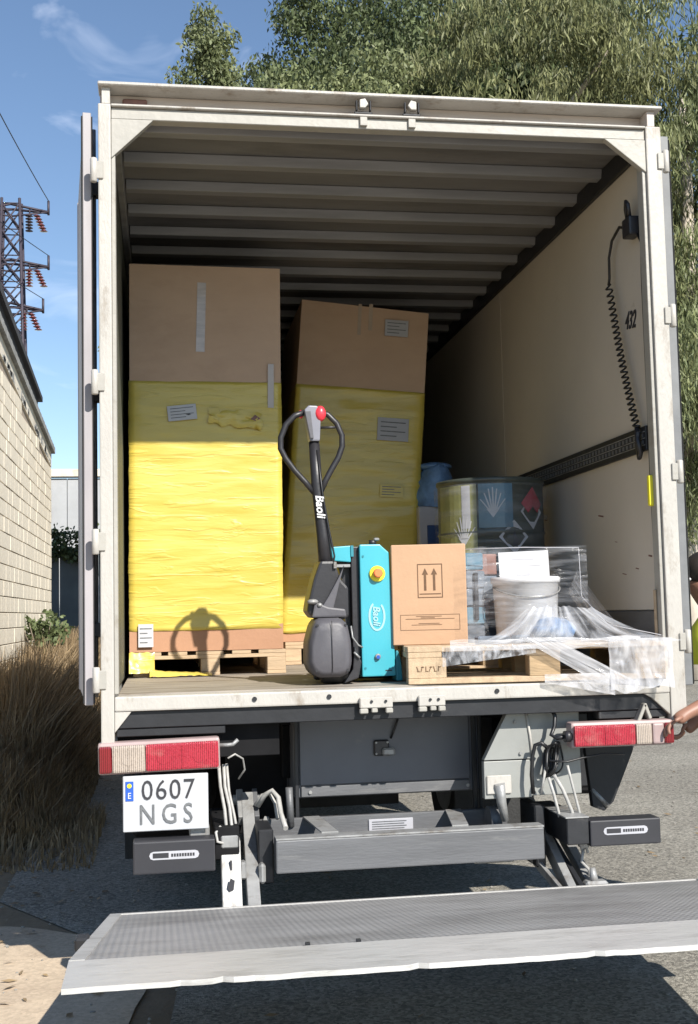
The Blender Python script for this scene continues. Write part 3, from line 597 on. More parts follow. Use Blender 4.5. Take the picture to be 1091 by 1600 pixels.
# small end bumpers
def endbump(x0, x1, z0, z1, y):
    B = MB().box(x0, x1, y, y+.10, z0, z1, .006, seg=2).build('end_bumper', 'bumper_grey', T)
    xm = (x0+x1)/2-.0; zm = (z0+z1)/2+.008; hw = .098
    pts = [(xm-hw+.016*(1-math.cos(t)), zm+.016*math.sin(t)) for t in (-1.57, -.8, 0, .8, 1.57)] + [(xm+hw-.016*(1-math.cos(t)), zm+.016*math.sin(t)) for t in (1.57, .8, 0, -.8, -1.57)]
    MB().prism(pts, y-.0015, y-.0002).build('sticker', 'label_grey', B)
    MB().box(xm-hw+.014, xm-.022, y-.0028, y-.0016, zm-.009, zm+.010).build('sticker_field', 'bumper_grey', B)
    m = MB()
    for k in range(9):
        xx = xm-.012+k*.0105; m.box(xx, xx+.0075, y-.0028, y-.0016, zm-.006, zm+.006)
    m.build('sticker_print', 'bumper_grey', B)
endbump(-1.125, -.803, .538, .664, -.10)
endbump(.758, 1.068, .550, .657, -.10)
box('bumper_arm', 'steel_light', T, -.90, -.82, -.0, .45, .645, .700, .004)
box('bumper_arm', 'steel_dark', T, .66, .757, -.09, .40, .560, .668, .004)
box('arm_cover', 'steel_light', T, .655, .757, -.092, .20, .669, .675, .001)
box('bumper_arm', 'chassis_black', T, -.80, -.70, .0, .5, .56, .69, .004)
# lift cross beam, rear plate, links
box('lift_beam', 'steel_grey', T, -.555, .575, -.045, .055, .500, .632, .006, seg=2)
box('lift_beam_lip', 'steel_light', T, -.555, .575, -.047, .030, .6325, .640, .001)
rp = box('lift_plate', 'steel_grey', T, -.60, .52, .33, .36, .55, .655, .003)
MB().box(-.11, .09, .322, .3295, .585, .635, .002).build('rating_plate', 'label_grey', rp)
m = MB()
for k in range(4): m.box(-.095, .05+.01*(k % 2), .3205, .3216, .592+k*.010, .596+k*.010)
m.build('plate_print', 'ink_faded', rp)
for (xa, xb) in ((-.40, -.33), (.24, .31)):
    m = MB(); dx = -.03 if xa > 0 else .03
    v = [m.b.verts.new(q) for q in ((xa-dx*0, .33, .662), (xb, .33, .662), (xb+dx*1.4, .030, .6455), (xa+dx*1.4, .030, .6455), (xa, .33, .655), (xb, .33, .655), (xb+dx*1.4, .03, .6405), (xa+dx*1.4, .03, .6405))]
    for f in ((0, 1, 2, 3), (7, 6, 5, 4), (0, 4, 5, 1), (1, 5, 6, 2), (2, 6, 7, 3), (3, 7, 4, 0)): m.b.faces.new([v[i] for i in f])
    bmesh.ops.recalc_face_normals(m.b, faces=m.b.faces[:]); m.build('link_bar', 'steel_light', T)
MB().tube([(.40, .20, .63), (.47, .20, .63)], .060, 20).build('lift_pivot', 'steel_grey', T)
MB().tube([(.425, .085, .80), (.435, .10, .72), (.45, .10, .64)], [.024, .022, .016], 10).build('ram_head', 'steel_light', T)
box('pivot_block', 'frame_paint', T, .30, .47, .05, .25, .475, .505, .004)
box('lift_bracket', 'steel_dark', T, -.62, -.5555, .06, .30, .44, .66, .006)
box('lift_bracket', 'steel_dark', T, .5755, .62, .08, .30, .44, .70, .006)
# left lift arms
def bar(p, q, w, h, name, material, bev=.004, label=None):
    p, q = Vector(p), Vector(q); d = (q-p); ln = d.length; d.normalize()
    sx = Vector((1, 0, 0)); sx = (sx-d*sx.dot(d)).normalized(); sz = sx.cross(d)
    m = MB(); m.box(-w/2, w/2, 0, ln, -h/2, h/2, bev, seg=2)
    Mx = Matrix(((sx.x, d.x, sz.x, p.x), (sx.y, d.y, sz.y, p.y), (sx.z, d.z, sz.z, p.z), (0, 0, 0, 1)))
    bmesh.ops.transform(m.b, matrix=Mx, verts=m.b.verts[:])
    bmesh.ops.recalc_face_normals(m.b, faces=m.b.faces[:])
    return m.build(name, material, T, label)
la = bar((-.735, .05, .62), (-.737, -.09, .355), .080, .05, 'lift_arm', 'steel_light')
MB().prism([(-.742, .55), (-.728, .55), (-.728, .46), (-.715, .46), (-.738, .415), (-.758, .455), (-.744, .46)], -.085, -.079).build('warning_arrow', 'ink', la) if False else None
m = MB(); m.box(-.741, -.733, -.03, -.02, .50, .56).prism([(-.755, .465), (-.742, .500), (-.726, .490), (-.730, .455), (-.748, .448)], -.075, -.070); m.build('warning_mark', 'ink', la)
MB().box(-.780, -.700, -.005, .06, .600, .660, .010).build('arm_cap', 'steel_light', la)
bar((-.640, .42, .745), (-.650, -.10, .365), .052, .06, 'lift_arm', 'steel_light')
bar((-.672, .44, .76), (-.672, .30, .66), .028, .05, 'arm_cheek', 'steel_light')
bar((-.605, .44, .76), (-.605, .30, .66), .022, .05, 'arm_cheek', 'steel_grey')
MB().tube([(-.70, .44, .73), (-.58, .44, .73)], .022, 14).build('arm_pin', 'steel_light', T)
MB().box(-.700, -.672, .0, .06, .475, .545, .008).build('arm_knuckle', 'steel_light', T)
MB().box(-.622, -.595, -.01, .05, .455, .535, .010).build('arm_knuckle', 'steel_light', T)
bar((-.56, .33, .66), (-.615, .18, .56), .022, .03, 'brace', 'steel_light')
# right lift arms
bar((.655, .50, .70), (.672, -.10, .355), .036, .07, 'lift_arm', 'steel_light')
bar((.690, .44, .60), (.712, -.10, .365), .022, .06, 'lift_arm', 'steel_dark')
bar((.775, .36, .55), (.775, -.06, .36), .040, .05, 'lift_ram', 'steel_light')
bar((.565, .22, .50), (.632, -.09, .365), .018, .04, 'brace', 'steel_light')
MB().tube([(.70, .45, .74), (.575, .45, .74)], .045, 18).build('arm_pin', 'steel_dark', T)
MB().box(.735, .835, -.09, -.03, .372, .405, .010).build('ram_foot', 'steel_light', T)
MB().tube([(.780, -.06, .40), (.778, -.05, .455)], [.020, .012], 10).build('grease_nipple', 'steel_light', T)
# hoses and cables, left side
for pth, r_, mt in (([(-.775, .10, .925), (-.77, .09, .84), (-.755, .07, .75), (-.75, .05, .68), (-.745, .04, .62)], .007, 'cable_grey'),
                    ([(-.755, .10, .930), (-.752, .09, .84), (-.735, .07, .76), (-.728, .04, .68), (-.725, .02, .60)], .007, 'cable_grey'),
                    ([(-.742, .12, .930), (-.735, .10, .82), (-.715, .08, .72), (-.700, .05, .62), (-.705, .03, .55)], .006, 'cable_grey'),
                    ([(-.74, .05, .96), (-.71, .06, .975), (-.675, .10, .95), (-.665, .14, .90), (-.69, .16, .86)], .004, 'cable_grey'),
                    ([(-.775, .02, .69), (-.795, .0, .67), (-.79, -.01, .635), (-.765, .0, .625), (-.74, .01, .64)], .006, 'cable_grey'),
                    ([(-.60, .30, .72), (-.57, .28, .77), (-.54, .26, .79), (-.515, .25, .76), (-.51, .20, .70), (-.50, .10, .655)], .011, 'cable_grey'),
                    ([(-.61, .32, .72), (-.58, .31, .765), (-.55, .30, .775), (-.525, .30, .73), (-.52, .25, .67)], .008, 'cable_grey'),
                    ([(-.46, .33, .79), (-.455, .33, .62)], .016, 'steel_grey')):
    MB().tube(pth, r_, 8).build('hose', mt, T)
# black coils and hoses, right side
def loop(cx, cz, y, rx, rz, tl, r_, n=28):
    if y > .3: cx, cz, y = cx-.100, cz+.038, y-.31
    pts = []
    for k in range(n):
        t = 2*math.pi*k/n; x = rx*math.cos(t); z = rz*math.sin(t)
        pts.append((cx+x*math.cos(tl)-z*math.sin(tl), y+.012*math.sin(3*t), cz+x*math.sin(tl)+z*math.cos(tl)))
    return MB().tube(pts, r_, 6, closed=True)
for i, (cx, cz, rx, rz, tl, r_) in enumerate(((.742, .865, .020, .070, .25, .006), (.748, .860, .026, .075, .32, .006), (.755, .872, .022, .066, .4, .006), (.735, .850, .016, .070, .2, .006), (.748, .850, .018, .060, .3, .0055), (.78, .86, .034, .068, .1, .004))):
    loop(cx, cz, .34+.012*i, rx, rz, -tl, r_).build('cable_coil', 'cable_black', T)
for pth, r_, mt in (([(.66, .35, .72), (.655, .35, .80), (.662, .35, .88), (.675, .35, .925), (.70, .34, .935), (.725, .34, .915)], .009, 'cable_black'),
                    ([(.80, .30, .84), (.812, .28, .76), (.812, .2, .66), (.80, .12, .58), (.795, .05, .50)], .006, 'cable_grey'),
                    ([(.745, .32, .80), (.775, .3, .74), (.785, .22, .66), (.782, .14, .58), (.775, .05, .50)], .008, 'cable_grey'),
                    ([(.72, .32, .79), (.735, .3, .72), (.73, .22, .64), (.745, .1, .56)], .007, 'cable_grey'),
                    ([(.69, .34, .72), (.70, .32, .79), (.715, .34, .83)], .006, 'cable_grey'),
                    ([(.73, .33, .86), (.80, .30, .855), (.86, .26, .875), (.93, .2, .895), (1.0, .12, .90)], .0045, 'cable_black'),
                    ([(.765, .02, .52), (.75, .0, .47), (.772, -.03, .44), (.765, -.05, .41)], .007, 'cable_grey')):
    MB().tube([(x-.100*min(1, y/.33), max(-.02, y-.31*min(1, y/.33)), z+.038*min(1, y/.33)) for (x, y, z) in pth], r_, 8).build('hose', mt, T)
loop(.795, .60, .04, .022, .035, .2, .006).build('hose_ring', 'cable_grey', T)
MB().box(.750, .790, .0, .05, .52, .575, .010).box(.775, .80, .0, .05, .55, .60, .008).build('valve', 'steel_light', T)

# ---- tail lift platform
def platform():
    hl_, hr = -1.215, 1.235; z0 = .392; s = (.59-.392)/1.35
    def zz(y): return z0+(-.1-y)*s
    m = MB(); y1, y2 = -.128, -1.45
    def hexa(m, x0, x1, x0b, x1b, ya, yb, za, zb, th_a, th_b):
        v = [m.b.verts.new(q) for q in ((x0, ya, za), (x1, ya, za), (x1b, yb, zb), (x0b, yb, zb), (x0, ya, za-th_a), (x1, ya, za-th_a), (x1b, yb, zb-th_b), (x0b, yb, zb-th_b))]
        fs = [m.b.faces.new([v[i] for i in f]) for f in ((0, 1, 2, 3), (7, 6, 5, 4), (0, 4, 5, 1), (1, 5, 6, 2), (2, 6, 7, 3), (3, 7, 4, 0))]
        bmesh.ops.recalc_face_normals(m.b, faces=fs); return m
    P = hexa(m, hl_+.045, hr-.03, hl_+.02-.03, hr-.03, y1, y2, zz(y1), zz(y2), .10, .035).build('lift_platform', 'ribbed_aluminium', T, label='ribbed grey aluminium deck of the tail lift')
    hexa(MB(), hl_, hr, hl_, hr, -.098, -.1275, zz(-.1)+.004, zz(-.13)+.004, .10, .10).build('hinge_strip', 'aluminium_edge', P)
    hexa(MB(), hl_, hl_+.0445, hl_-.055, hl_-.0105, -.128, y2, zz(y1)+.005, zz(y2)+.005, .10, .045).build('side_rim', 'aluminium_edge', P)
    hexa(MB(), hr-.0295, hr+.012, hr-.0295, hr+.012, -.128, y2, zz(y1)+.005, zz(y2)+.005, .10, .045).build('side_rim', 'aluminium_edge', P)
    # the worn ramp lip: outline with small nicks
    m = MB(); n = 90; top = []; bot = []; tip = []; und = []
    for k in range(n+1):
        t = k/n; x = hl_-.055+(hr+.012-hl_+.055)*t
        e = .002*nz(x, 0, 1, 3)+.003*nz(x, 2, 1, 22)+.006*max(0, nz(x, 7, 1, 11)-.25)*4; e2 = .0015*nz(x, 5, 2, 9)
        if 100 < (k*7) % 131 < 108: e += .012
        top.append(m.b.verts.new((x, y2-.0005, zz(y2)+.003)))
        tip.append(m.b.verts.new((x-.008*0, -1.70+e, .592+e2)))
        bot.append(m.b.verts.new((x, -1.703+e, .578+e2)))
        und.append(m.b.verts.new((x, y2-.0005, zz(y2)-.04)))
    for A, B in ((top, tip), (tip, bot), (bot, und), (und, top)):
        for k in range(n): m.b.faces.new((A[k], A[k+1], B[k+1], B[k]))
    m.b.faces.new((top[0], tip[0], bot[0], und[0])); m.b.faces.new((und[n], bot[n], tip[n], top[n]))
    bmesh.ops.recalc_face_normals(m.b, faces=m.b.faces[:])
    m.build('ramp_lip', 'aluminium_edge', P, label='worn bright ramp lip with nicked edge')
    MB().box(hl_-.075, hl_-.03, -.95, -.88, zz(-.92)-.03, zz(-.92)+.012, .006).build('side_catch', 'steel_dark', P)
    MB().box(hr+.013, hr+.10, -.60, -.42, zz(-.5)-.03, zz(-.5)+.01, .006).build('side_catch', 'steel_grey', P)
    for x in (-.60, -.45): MB().box(x, x+.014, -1.44, -1.425, zz(-1.43)+.001, zz(-1.43)+.01, .001).build('stop_pin', 'steel_dark', P)
platform()

# ------------------------------------------------------------------ pallets
def make_pallet():
    P = thing('wood_pallet', 'pale wooden pallet lying across the sill under the carton and loose film', 'pallet', (.012, .05, 1.236))
    Lx, Wy = 1.125, .80; o = Vector((.012, .05, 1.236)); k = .160/.144
    z1, z2, z3, z4 = .022*k, .100*k, .122*k, .144*k
    def bd(nm, x0, x1, y0, y1, a, b, mt='wood_light'):
        j = random.uniform(-.002, .002)
        MB().box(o.x+x0+j, o.x+x1+j, o.y+y0, o.y+y1, o.z+a, o.z+b, .0025).build(nm, mt, P)
    for y in (0, .35, .70): bd('bottom_board', 0, Lx, y, y+.10, 0, z1-.0003)
    for y in (0, .35, .70):
        for x, w in ((0, .165), (.52, .135), (.98, .145)):
            bd('block', x+.0015, x+w, y+.001, y+.099, z1, z2-.0003, 'wood_light' if x == 0 else 'wood_mid')
    for x, w in ((0, .145), (.51, .145), (.98, .145)): bd('cross_board', x, x+w, .001, .799, z2, z3-.0003)
    for y, w in ((0, .145), (.185, .10), (.33, .145), (.52, .10), (.655, .145)): bd('deck_board', 0, Lx, y, y+w, z3, z4)
    return P
pal = make_pallet()
m = MB()
for k in range(6):
    x = .050+k*.018; m.box(x, x+.003, .0488, .0506, 1.290, 1.312, rot=Matrix.Rotation(R((-18, 14, 0, 20, -12, 8)[k]), 3, 'Y')); m.box(x, x+.012, .0488, .0506, (1.290, 1.308)[k % 2], (1.292, 1.311)[k % 2])
m.build('branded_stamp', 'ink_carton', pal)
def pal_copy(loc, rz, sc, label):
    c = copy_tree(pal); c.location = loc; c.rotation_euler.z = rz; c.scale = sc; c['label'] = label
    for ch in list(c.children):
        if ch.name.startswith('branded'): bpy.data.objects.remove(ch)
    return c
# end-on pallets turned a quarter
p1 = pal_copy((-.355, 1.40, 1.236), R(90), (1.03, 1.0, .80), 'wooden pallet under the tallest yellow wrapped load by the dark wall')
p2 = pal_copy((.54, 2.37, 1.236), R(90), (1.03, 1.0, .88), 'wooden pallet under the leaning yellow wrapped load behind the pallet jack')
p3 = pal_copy((.205, 1.12, 1.236), 0, (.85, 1.0, .88), 'wooden pallet under the drum with hazard diamonds')
pal.location = (.034, .065, 1.236); pal.rotation_euler.z = R(-6.5)
for o in (pal, p1, p2, p3): o['group'] = 'wooden pallets in the cargo box'

# ------------------------------------------------------------------ tall wrapped loads
def load(name, label, bl, br, tl, tr, y0, y1, zsplit, zlow, labels, tapes):
    """front outline bl,br,tl,tr as (x,z); brown carton with yellow film between zlow and zsplit"""
    P = thing(name, label, 'wrapped load', ((bl[0]+br[0])/2, y0, bl[1]), 'tall cartons wrapped in yellow film')
    def pt(u, v):  # u across, v up 0..1
        b = Vector((bl[0]+(br[0]-bl[0])*u, bl[1]+(br[1]-bl[1])*u)); t = Vector((tl[0]+(tr[0]-tl[0])*u, tl[1]+(tr[1]-tl[1])*u)); return b.lerp(t, v)
    hgt = tl[1]-bl[1]; vs = (zsplit-bl[1])/hgt; vl = (zlow-bl[1])/hgt
    def shell(nm, va, vb, grow, amp, mt, nu=20, nv=46, top=True, topwave=0.0):
        off_ = wloc(P); per = []
        w = br[0]-bl[0]; d = y1-y0
        for i in range(nu): per.append((i/nu, 0))
        for i in range(nu): per.append((1, i/nu))
        for i in range(nu): per.append((1-i/nu, 1))
        for i in range(nu): per.append((0, 1-i/nu))
        n = len(per); V = []; F = []
        for j in range(nv+1):
            for (u, q) in per:
                vv = va+(vb-va)*j/nv
                if j == nv: vv += topwave*nz(u*3, q*3, 4, 2)
                if j == 0 and topwave: vv += topwave*nz(u*3, q*3, 9, 2)
                p = pt(u, vv); y = y0+d*q
                a = amp*(nz(p.x, y, p.y*3.5, 4)+.5*nz(p.x*2, y*2, p.y*14, 4))
                gx = (-1 if u == 0 else 1 if u == 1 else 0)*(grow+a); gy = (-1 if q == 0 else 1 if q == 1 else 0)*(grow+a)
                if amp and (u in (0, 1)) and (q in (0, 1)): gx *= .5; gy *= .5
                V.append(Vector((p.x+gx, y+gy, p.y))-off_)
        for j in range(nv):
            for i in range(n): F.append((j*n+i, j*n+(i+1) % n, (j+1)*n+(i+1) % n, (j+1)*n+i))
        if top: F.append(tuple(nv*n+i for i in range(n)))
        if top: F.append(tuple(i for i in range(n))[::-1])
        return pydata(nm, V, F, mt, P, smooth=bool(amp))
    shell('carton', 0, 1, 0, 0.0, 'cardboard', 4, 4)
    shell('carton_base', 0.0, vl+.012, .002, 0, 'cardboard_pink', 4, 2, top=True)
    shell('yellow_wrap', vl, vs, .006, .006, 'yellow_wrap', 26, 70, topwave=.004)
    # overlapping turns of film, slightly proud, each with its own edge
    for k in range(3):
        a = vl+(vs-vl)*(.10+.30*k); b = a+(vs-vl)*.17
        shell('film_turn', a, b, .0072, .0052, 'yellow_wrap', 26, 14, top=False, topwave=.012)
    for (x0, x1, z0, z1, tilt, mt) in labels:
        yy = y0-.020; o = MB().box(x0, x1, yy, yy+.0035, z0, z1, .001, rot=Matrix.Rotation(R(tilt), 3, 'Y')).build('label', mt, P)
        m = MB(); w = x1-x0; h = z1-z0
        for r_ in range(4):
            m.box(x0+w*.1, x0+w*(.9 if r_ % 2 else .62), yy-.0008, yy-.0001, z0+h*(.18+.2*r_), z0+h*(.18+.2*r_)+h*.05, rot=Matrix.Rotation(R(tilt), 3, 'Y'), about=((x0+x1)/2, yy, (z0+z1)/2))
        m.build('print', 'ink_faded', o)
    for (x0, x1, z0, z1, tilt, mt) in tapes:
        MB().box(x0, x1, y0-.012, y0-.0095 if z0 < zsplit else y0-.0006, z0, z1, .0005, rot=Matrix.Rotation(R(tilt), 3, 'Y')).build('tape', mt, P) if z0 < zsplit else MB().box(x0, x1, y0-.0022, y0-.0006, z0, z1, .0005, rot=Matrix.Rotation(R(tilt), 3, 'Y')).build('tape', mt, P)
    return P
l1 = load('wrapped_load', 'tallest yellow wrapped load standing against the dark side wall', (-1.172, 1.366), (-.370, 1.366), (-1.160, 3.441), (-.350, 3.431),
     1.40, 2.58, 2.805, 1.475, ((-.965, -.812, 2.590, 2.672, -6, 'label_white'), (-1.128, -1.05, 1.392, 1.512, 0, 'label_white')),
     ((-.805, -.758, 2.965, 3.345, 2, 'tape_silver'), (-.428, -.395, 2.66, 2.90, 1, 'tape_clear')))
MB().ell((-.855, 1.3822, 2.622), .035, .0025, .012, 12).build('smudge', 'ink', l1)
sheet('torn_film', 'yellow_wrap', l1, lambda u, v: (-.745+.28*u+.03*nz(u, v, 0, 5), 1.378-.014*math.sin(v*3.14)*(.4+nz(u*5, v*3, 2)), 2.655-.085*v+.03*nz(u*3, v, 5, 2)-.03*u), 16, 6)
MB().prism([(-.525, 2.595), (-.500, 2.618), (-.472, 2.598), (-.498, 2.585)], 1.368, 1.372).build('film_hole', 'brown_pack', l1)
sheet('film_scrap', 'yellow_wrap', l1, lambda u, v: (-1.175+.13*u, 1.375-.05*v*(1-u)-.02*abs(nz(u*4, v*4, 1)), 1.365-.105*v+.012*nz(u*5, v*5, 3)), 10, 8, label='yellow film hanging over the pallet corner')
sheet('film_scrap', 'yellow_wrap', l1, lambda u, v: (-1.07+.32*u, 1.30+.09*v-.02*nz(u*3, v, 0), 1.240+.030*math.sin(v*2.6)*(1-.7*u)+.012*abs(nz(u*7, v*5, 3))), 24, 6, label='yellow film trailing on the floor')
l2 = load('wrapped_load', 'yellow wrapped load leaning right behind the pallet jack', (-.285, 1.378), (.530, 1.378), (-.114, 3.523), (.701, 3.446),
     2.37, 3.50, 2.985, 1.43, ((.410, .560, 3.290, 3.395, 4, 'label_grey'), (.345, .545, 2.620, 2.765, 4, 'label_grey'), (.350, .50, 2.262, 2.345, 3, 'yellow_wrap')),
     ((.24, .262, 3.30, 3.50, 4, 'tape_clear'), (.31, .335, 3.33, 3.50, 4, 'tape_clear')))

# ------------------------------------------------------------------ carton with arrows
C = thing('carton', 'small plain carton with two arrows printed in a frame, beside the turquoise panel', 'carton', (-.010, .12, 1.400))
MB().box(-.012, .310, .12, .42, 1.3965, 1.838, .004).build('carton_body', 'cardboard_light', C)
m = MB(); y0, y1 = .1185, .1199
def rect(m, x0, x1, z0, z1, t=.0035):
    m.box(x0, x1, y0, y1, z0, z0+t); m.box(x0, x1, y0, y1, z1-t, z1); m.box(x0, x0+t, y0, y1, z0+t, z1-t); m.box(x1-t, x1, y0, y1, z0+t, z1-t)
rect(m, .100, .208, 1.603, 1.752); m.box(.108, .200, y0, y1, 1.618, 1.622)
for x in (.133, .172):
    m.box(x-.005, x+.005, y0, y1, 1.635, 1.705); m.prism([(x-.013, 1.705), (x+.013, 1.705), (x, 1.733)], y0, y1)
m.build('printed_arrows', 'ink_carton', C)
m = MB(); rect(m, .022, .278, 1.462, 1.530, .0015)
for (a, b, z) in ((.09, .20, 1.523), (.045, .255, 1.512), (.10, .19, 1.492), (.07, .20, 1.486), (.11, .17, 1.517)): m.box(a, b, y0, y1, z-.0018, z)
m.build('printed_panel', 'ink_carton', C)
MB().box(.13, .165, .15, .39, 1.8382, 1.8390).build('tape', 'tape_clear', C)

C.location = (.018, .300, 1.400); C.rotation_euler.z = R(-10.5); C.scale = (1.04, 1, 1.02)
# ------------------------------------------------------------------ pallet jack
J = thing('pallet_jack', 'turquoise and black powered pallet jack with upright looped handle', 'pallet jack', (-.18, .45, 1.236))
cv = MB().prism([(-.105, 1.262), (.048, 1.262), (.040, 1.56), (.030, 1.815), (-.012, 1.853), (-.105, 1.853)], .44, .66, bev=.006).build('battery_cover', 'teal_paint', J)
MB().prism([(-.140, 1.27), (-.1055, 1.27), (-.1055, 1.845), (-.140, 1.845)], .47, .66, bev=.004).build('cover_side', 'plastic_black', cv)
MB().prism([(-.255, 1.80), (-.225, 1.845), (-.142, 1.850), (-.142, 1.775), (-.25, 1.785)], .46, .60, bev=.005).build('top_bracket', 'teal_paint', J)
MB().prism([(-.142, 1.80), (-.130, 1.80), (-.130, 1.850), (-.142, 1.850)], .455, .60).build('bracket_gap', 'teal_dark', J)
kx, kz = -.028, 1.720
k = MB().cyl((kx, .428, kz), .036, .0115, 'Y', 28, bev=.003).build('emergency_stop', 'yellow_plastic', J)
MB().cyl((kx, .400, kz+.002), .021, .028, 'Y', 24, bev=.005).build('button', 'orange_plastic', k)
k = MB().cyl((-.034, .426, 1.350), .013, .0135, 'Y', 20, bev=.003).build('key_switch', 'steel_light', J)
MB().cyl((-.034, .422, 1.348), .008, .0035, 'Y', 16).build('key_slot', 'plate_blue', k)
m = MB(); n = 28
for k in range(n-5):
    t = 2.05+2*math.pi*k/n*1.0; t2 = 2.05+2*math.pi*(k+1)/n; w1 = .0045
    A = [(-.033+(.034-w1)*math.cos(t), 1.530+(.062-w1)*math.sin(t)), (-.033+(.034+w1)*math.cos(t), 1.530+(.062+w1)*math.sin(t)), (-.033+(.034+w1)*math.cos(t2), 1.530+(.062+w1)*math.sin(t2)), (-.033+(.034-w1)*math.cos(t2), 1.530+(.062-w1)*math.sin(t2))]
    m.prism(A, .4375, .4392)
m.build('oval_logo', 'decal_pale', J)
text('lettering', 'Baoli', 'decal_pale', J, (-.036, .4382, 1.532), .044, rot=(R(90), R(90), 0), sx=1.0, bold=.001, shear=.2)
MB().box(.000, .03, .4382, .4395, 1.285, 1.290).build('small_print', 'ink', J)
MB().cyl((-.035, .50, 1.853), .018, .022, 'Z', 14).build('cap', 'plastic_black', J)
MB().box(-.03, -.005, .48, .52, 1.872, 1.885, .004).build('cap', 'steel_light', J)
# hub and linkage
MB().prism([(-.345, 1.60), (-.32, 1.70), (-.29, 1.78), (-.225, 1.78), (-.20, 1.70), (-.165, 1.66), (-.165, 1.53), (-.20, 1.515), (-.33, 1.530), (-.352, 1.56)], .40, .58, bev=.012).build('hub', 'plastic_black', J)
MB().prism([(-.30, 1.56), (-.24, 1.56), (-.205, 1.69), (-.185, 1.76), (-.215, 1.70), (-.26, 1.62)], .375, .3995, bev=.006).build('linkage', 'plastic_grey', J)
MB().prism([(-.335, 1.53), (-.18, 1.53), (-.185, 1.565), (-.26, 1.575), (-.32, 1.60)], .372, .3995, bev=.008).build('hub_skirt', 'plastic_grey', J)
MB().ell((-.330, .375, 1.600), .026, .022, .012, 12).ell((-.30, .372, 1.585), .012, .012, .010, 10).build('hub_pin', 'steel_light', J)
MB().box(-.232, -.218, .385, .399, 1.745, 1.775, .002).build('clip', 'steel_light', J)
MB().box(-.216, -.145, .46, .50, 1.752, 1.766, .002).build('clip_bar', 'steel_light', J)
MB().prism([(-.165, 1.30), (-.141, 1.30), (-.141, 1.80), (-.20, 1.78), (-.165, 1.66)], .52, .66).build('mast', 'plastic_black', J)
# wheel cover (domed) and drive wheel
m = MB(); prof = [(-.368, 1.33), (-.365, 1.42), (-.340, 1.50), (-.315, 1.528), (-.20, 1.528), (-.165, 1.50), (-.148, 1.42), (-.146, 1.33), (-.160, 1.285), (-.20, 1.268), (-.315, 1.268), (-.350, 1.29)]
prof = [(-.262+(x+.257)*.88, z) for x, z in prof]; layers = ((.54, 1.0), (.36, 1.0), (.325, .93), (.312, .72)); cx_, cz_ = -.257, 1.39; rings = []
for y, s_ in layers: rings.append([m.b.verts.new((cx_+(x-cx_)*s_, y, cz_+(z-cz_)*s_)) for x, z in prof])
for A, B in zip(rings, rings[1:]):
    for i in range(len(prof)): m.b.faces.new((A[i], A[(i+1) % 12], B[(i+1) % 12], B[i]))
m.b.faces.new(rings[0]); m.b.faces.new(rings[-1][::-1]); bmesh.ops.recalc_face_normals(m.b, faces=m.b.faces[:])
bmesh.ops.bevel(m.b, geom=m.b.edges[:], offset=.006, segments=2, affect='EDGES')
m.build('wheel_cover', 'plastic_grey', J, smooth=True)
MB().tube([(-.29, .45, 1.355), (-.28, .45, 1.355), (-.19, .45, 1.355), (-.18, .45, 1.355)], [.108, .118, .118, .108], 32).build('drive_wheel', 'rubber', J)
MB().prism([(-.20, 1.24), (-.135, 1.262), (-.12, 1.33), (-.15, 1.40), (-.16, 1.30)], .36, .50, bev=.005).build('guard', 'plastic_black', J)
MB().tube([(-.165, .355, 1.49), (-.16, .35, 1.44), (-.135, .35, 1.405), (-.115, .36, 1.395)], .004, 6).tube([(-.155, .35, 1.375), (-.13, .35, 1.35)], .005, 6).build('lever', 'steel_light', J)
MB().prism([(.049, 1.24), (.078, 1.24), (.075, 1.30), (.070, 1.34), (.060, 1.375), (.049, 1.375)], .44, .55, bev=.005).build('base_cover', 'teal_dark', J)
for x in (-.27, .0): MB().box(x, x+.15, .66, 1.08, 1.26, 1.312, .012, seg=2).build('fork', 'teal_paint', J)
MB().box(-.30, .12, .60, .665, 1.245, 1.32, .008).build('fork_carriage', 'plastic_black', J)
MB().tube([(-.257, .303, 1.515), (-.257, .3075, 1.40), (-.257, .3075, 1.29)], .0016, 6).build('seam', 'plastic_black', J)
for (x, z) in ((-.325, 1.30), (-.19, 1.30), (-.318, 1.495), (-.195, 1.495)): MB().cyl((x, .318, z), .006, .012, 'Y', 10).build('bolt', 'plastic_black', J)
for (x, z) in ((-.090, 1.30), (.033, 1.30), (-.090, 1.80)): MB().cyl((x, .4365, z), .005, .004, 'Y', 10).build('bolt', 'teal_dark', J)
MB().tube([(-.245, .415, 1.70), (-.225, .40, 1.80), (-.245, .415, 1.92), (-.270, .42, 2.08), (-.290, .425, 2.28)], .0045, 6).build('lead', 'cable_black', J)
# tiller and loop handle
MB().tube([(-.252, .45, 1.72), (-.268, .45, 1.90), (-.292, .45, 2.13), (-.300, .45, 2.32)], [.036, .030, .026, .024], 16).build('tiller', 'plastic_black', J)
head = MB().prism([(-.345, 2.462), (-.325, 2.482), (-.285, 2.480), (-.270, 2.44), (-.277, 2.32), (-.323, 2.32)], .415, .475, bev=.007).build('control_head', 'plastic_silver', J)
MB().prism([(-.345, 2.455), (-.318, 2.455), (-.306, 2.33), (-.322, 2.33)], .405, .4145, bev=.003).build('head_inlay', 'plastic_grey', head)
MB().ell((-.272, .425, 2.445), .026, .024, .036, 16).build('thumb_wheel', 'red_plastic', head)
MB().ell((-.356, .462, 2.448), .012, .014, .020, 14).build('thumb_wheel', 'red_plastic', head)
m = MB().tube([(-.34, .45, 2.455), (-.385, .45, 2.440), (-.425, .45, 2.400), (-.450, .45, 2.340), (-.452, .45, 2.290), (-.430, .45, 2.245), (-.390, .45, 2.190), (-.345, .45, 2.140), (-.300, .45, 2.085)], .0135, 10)
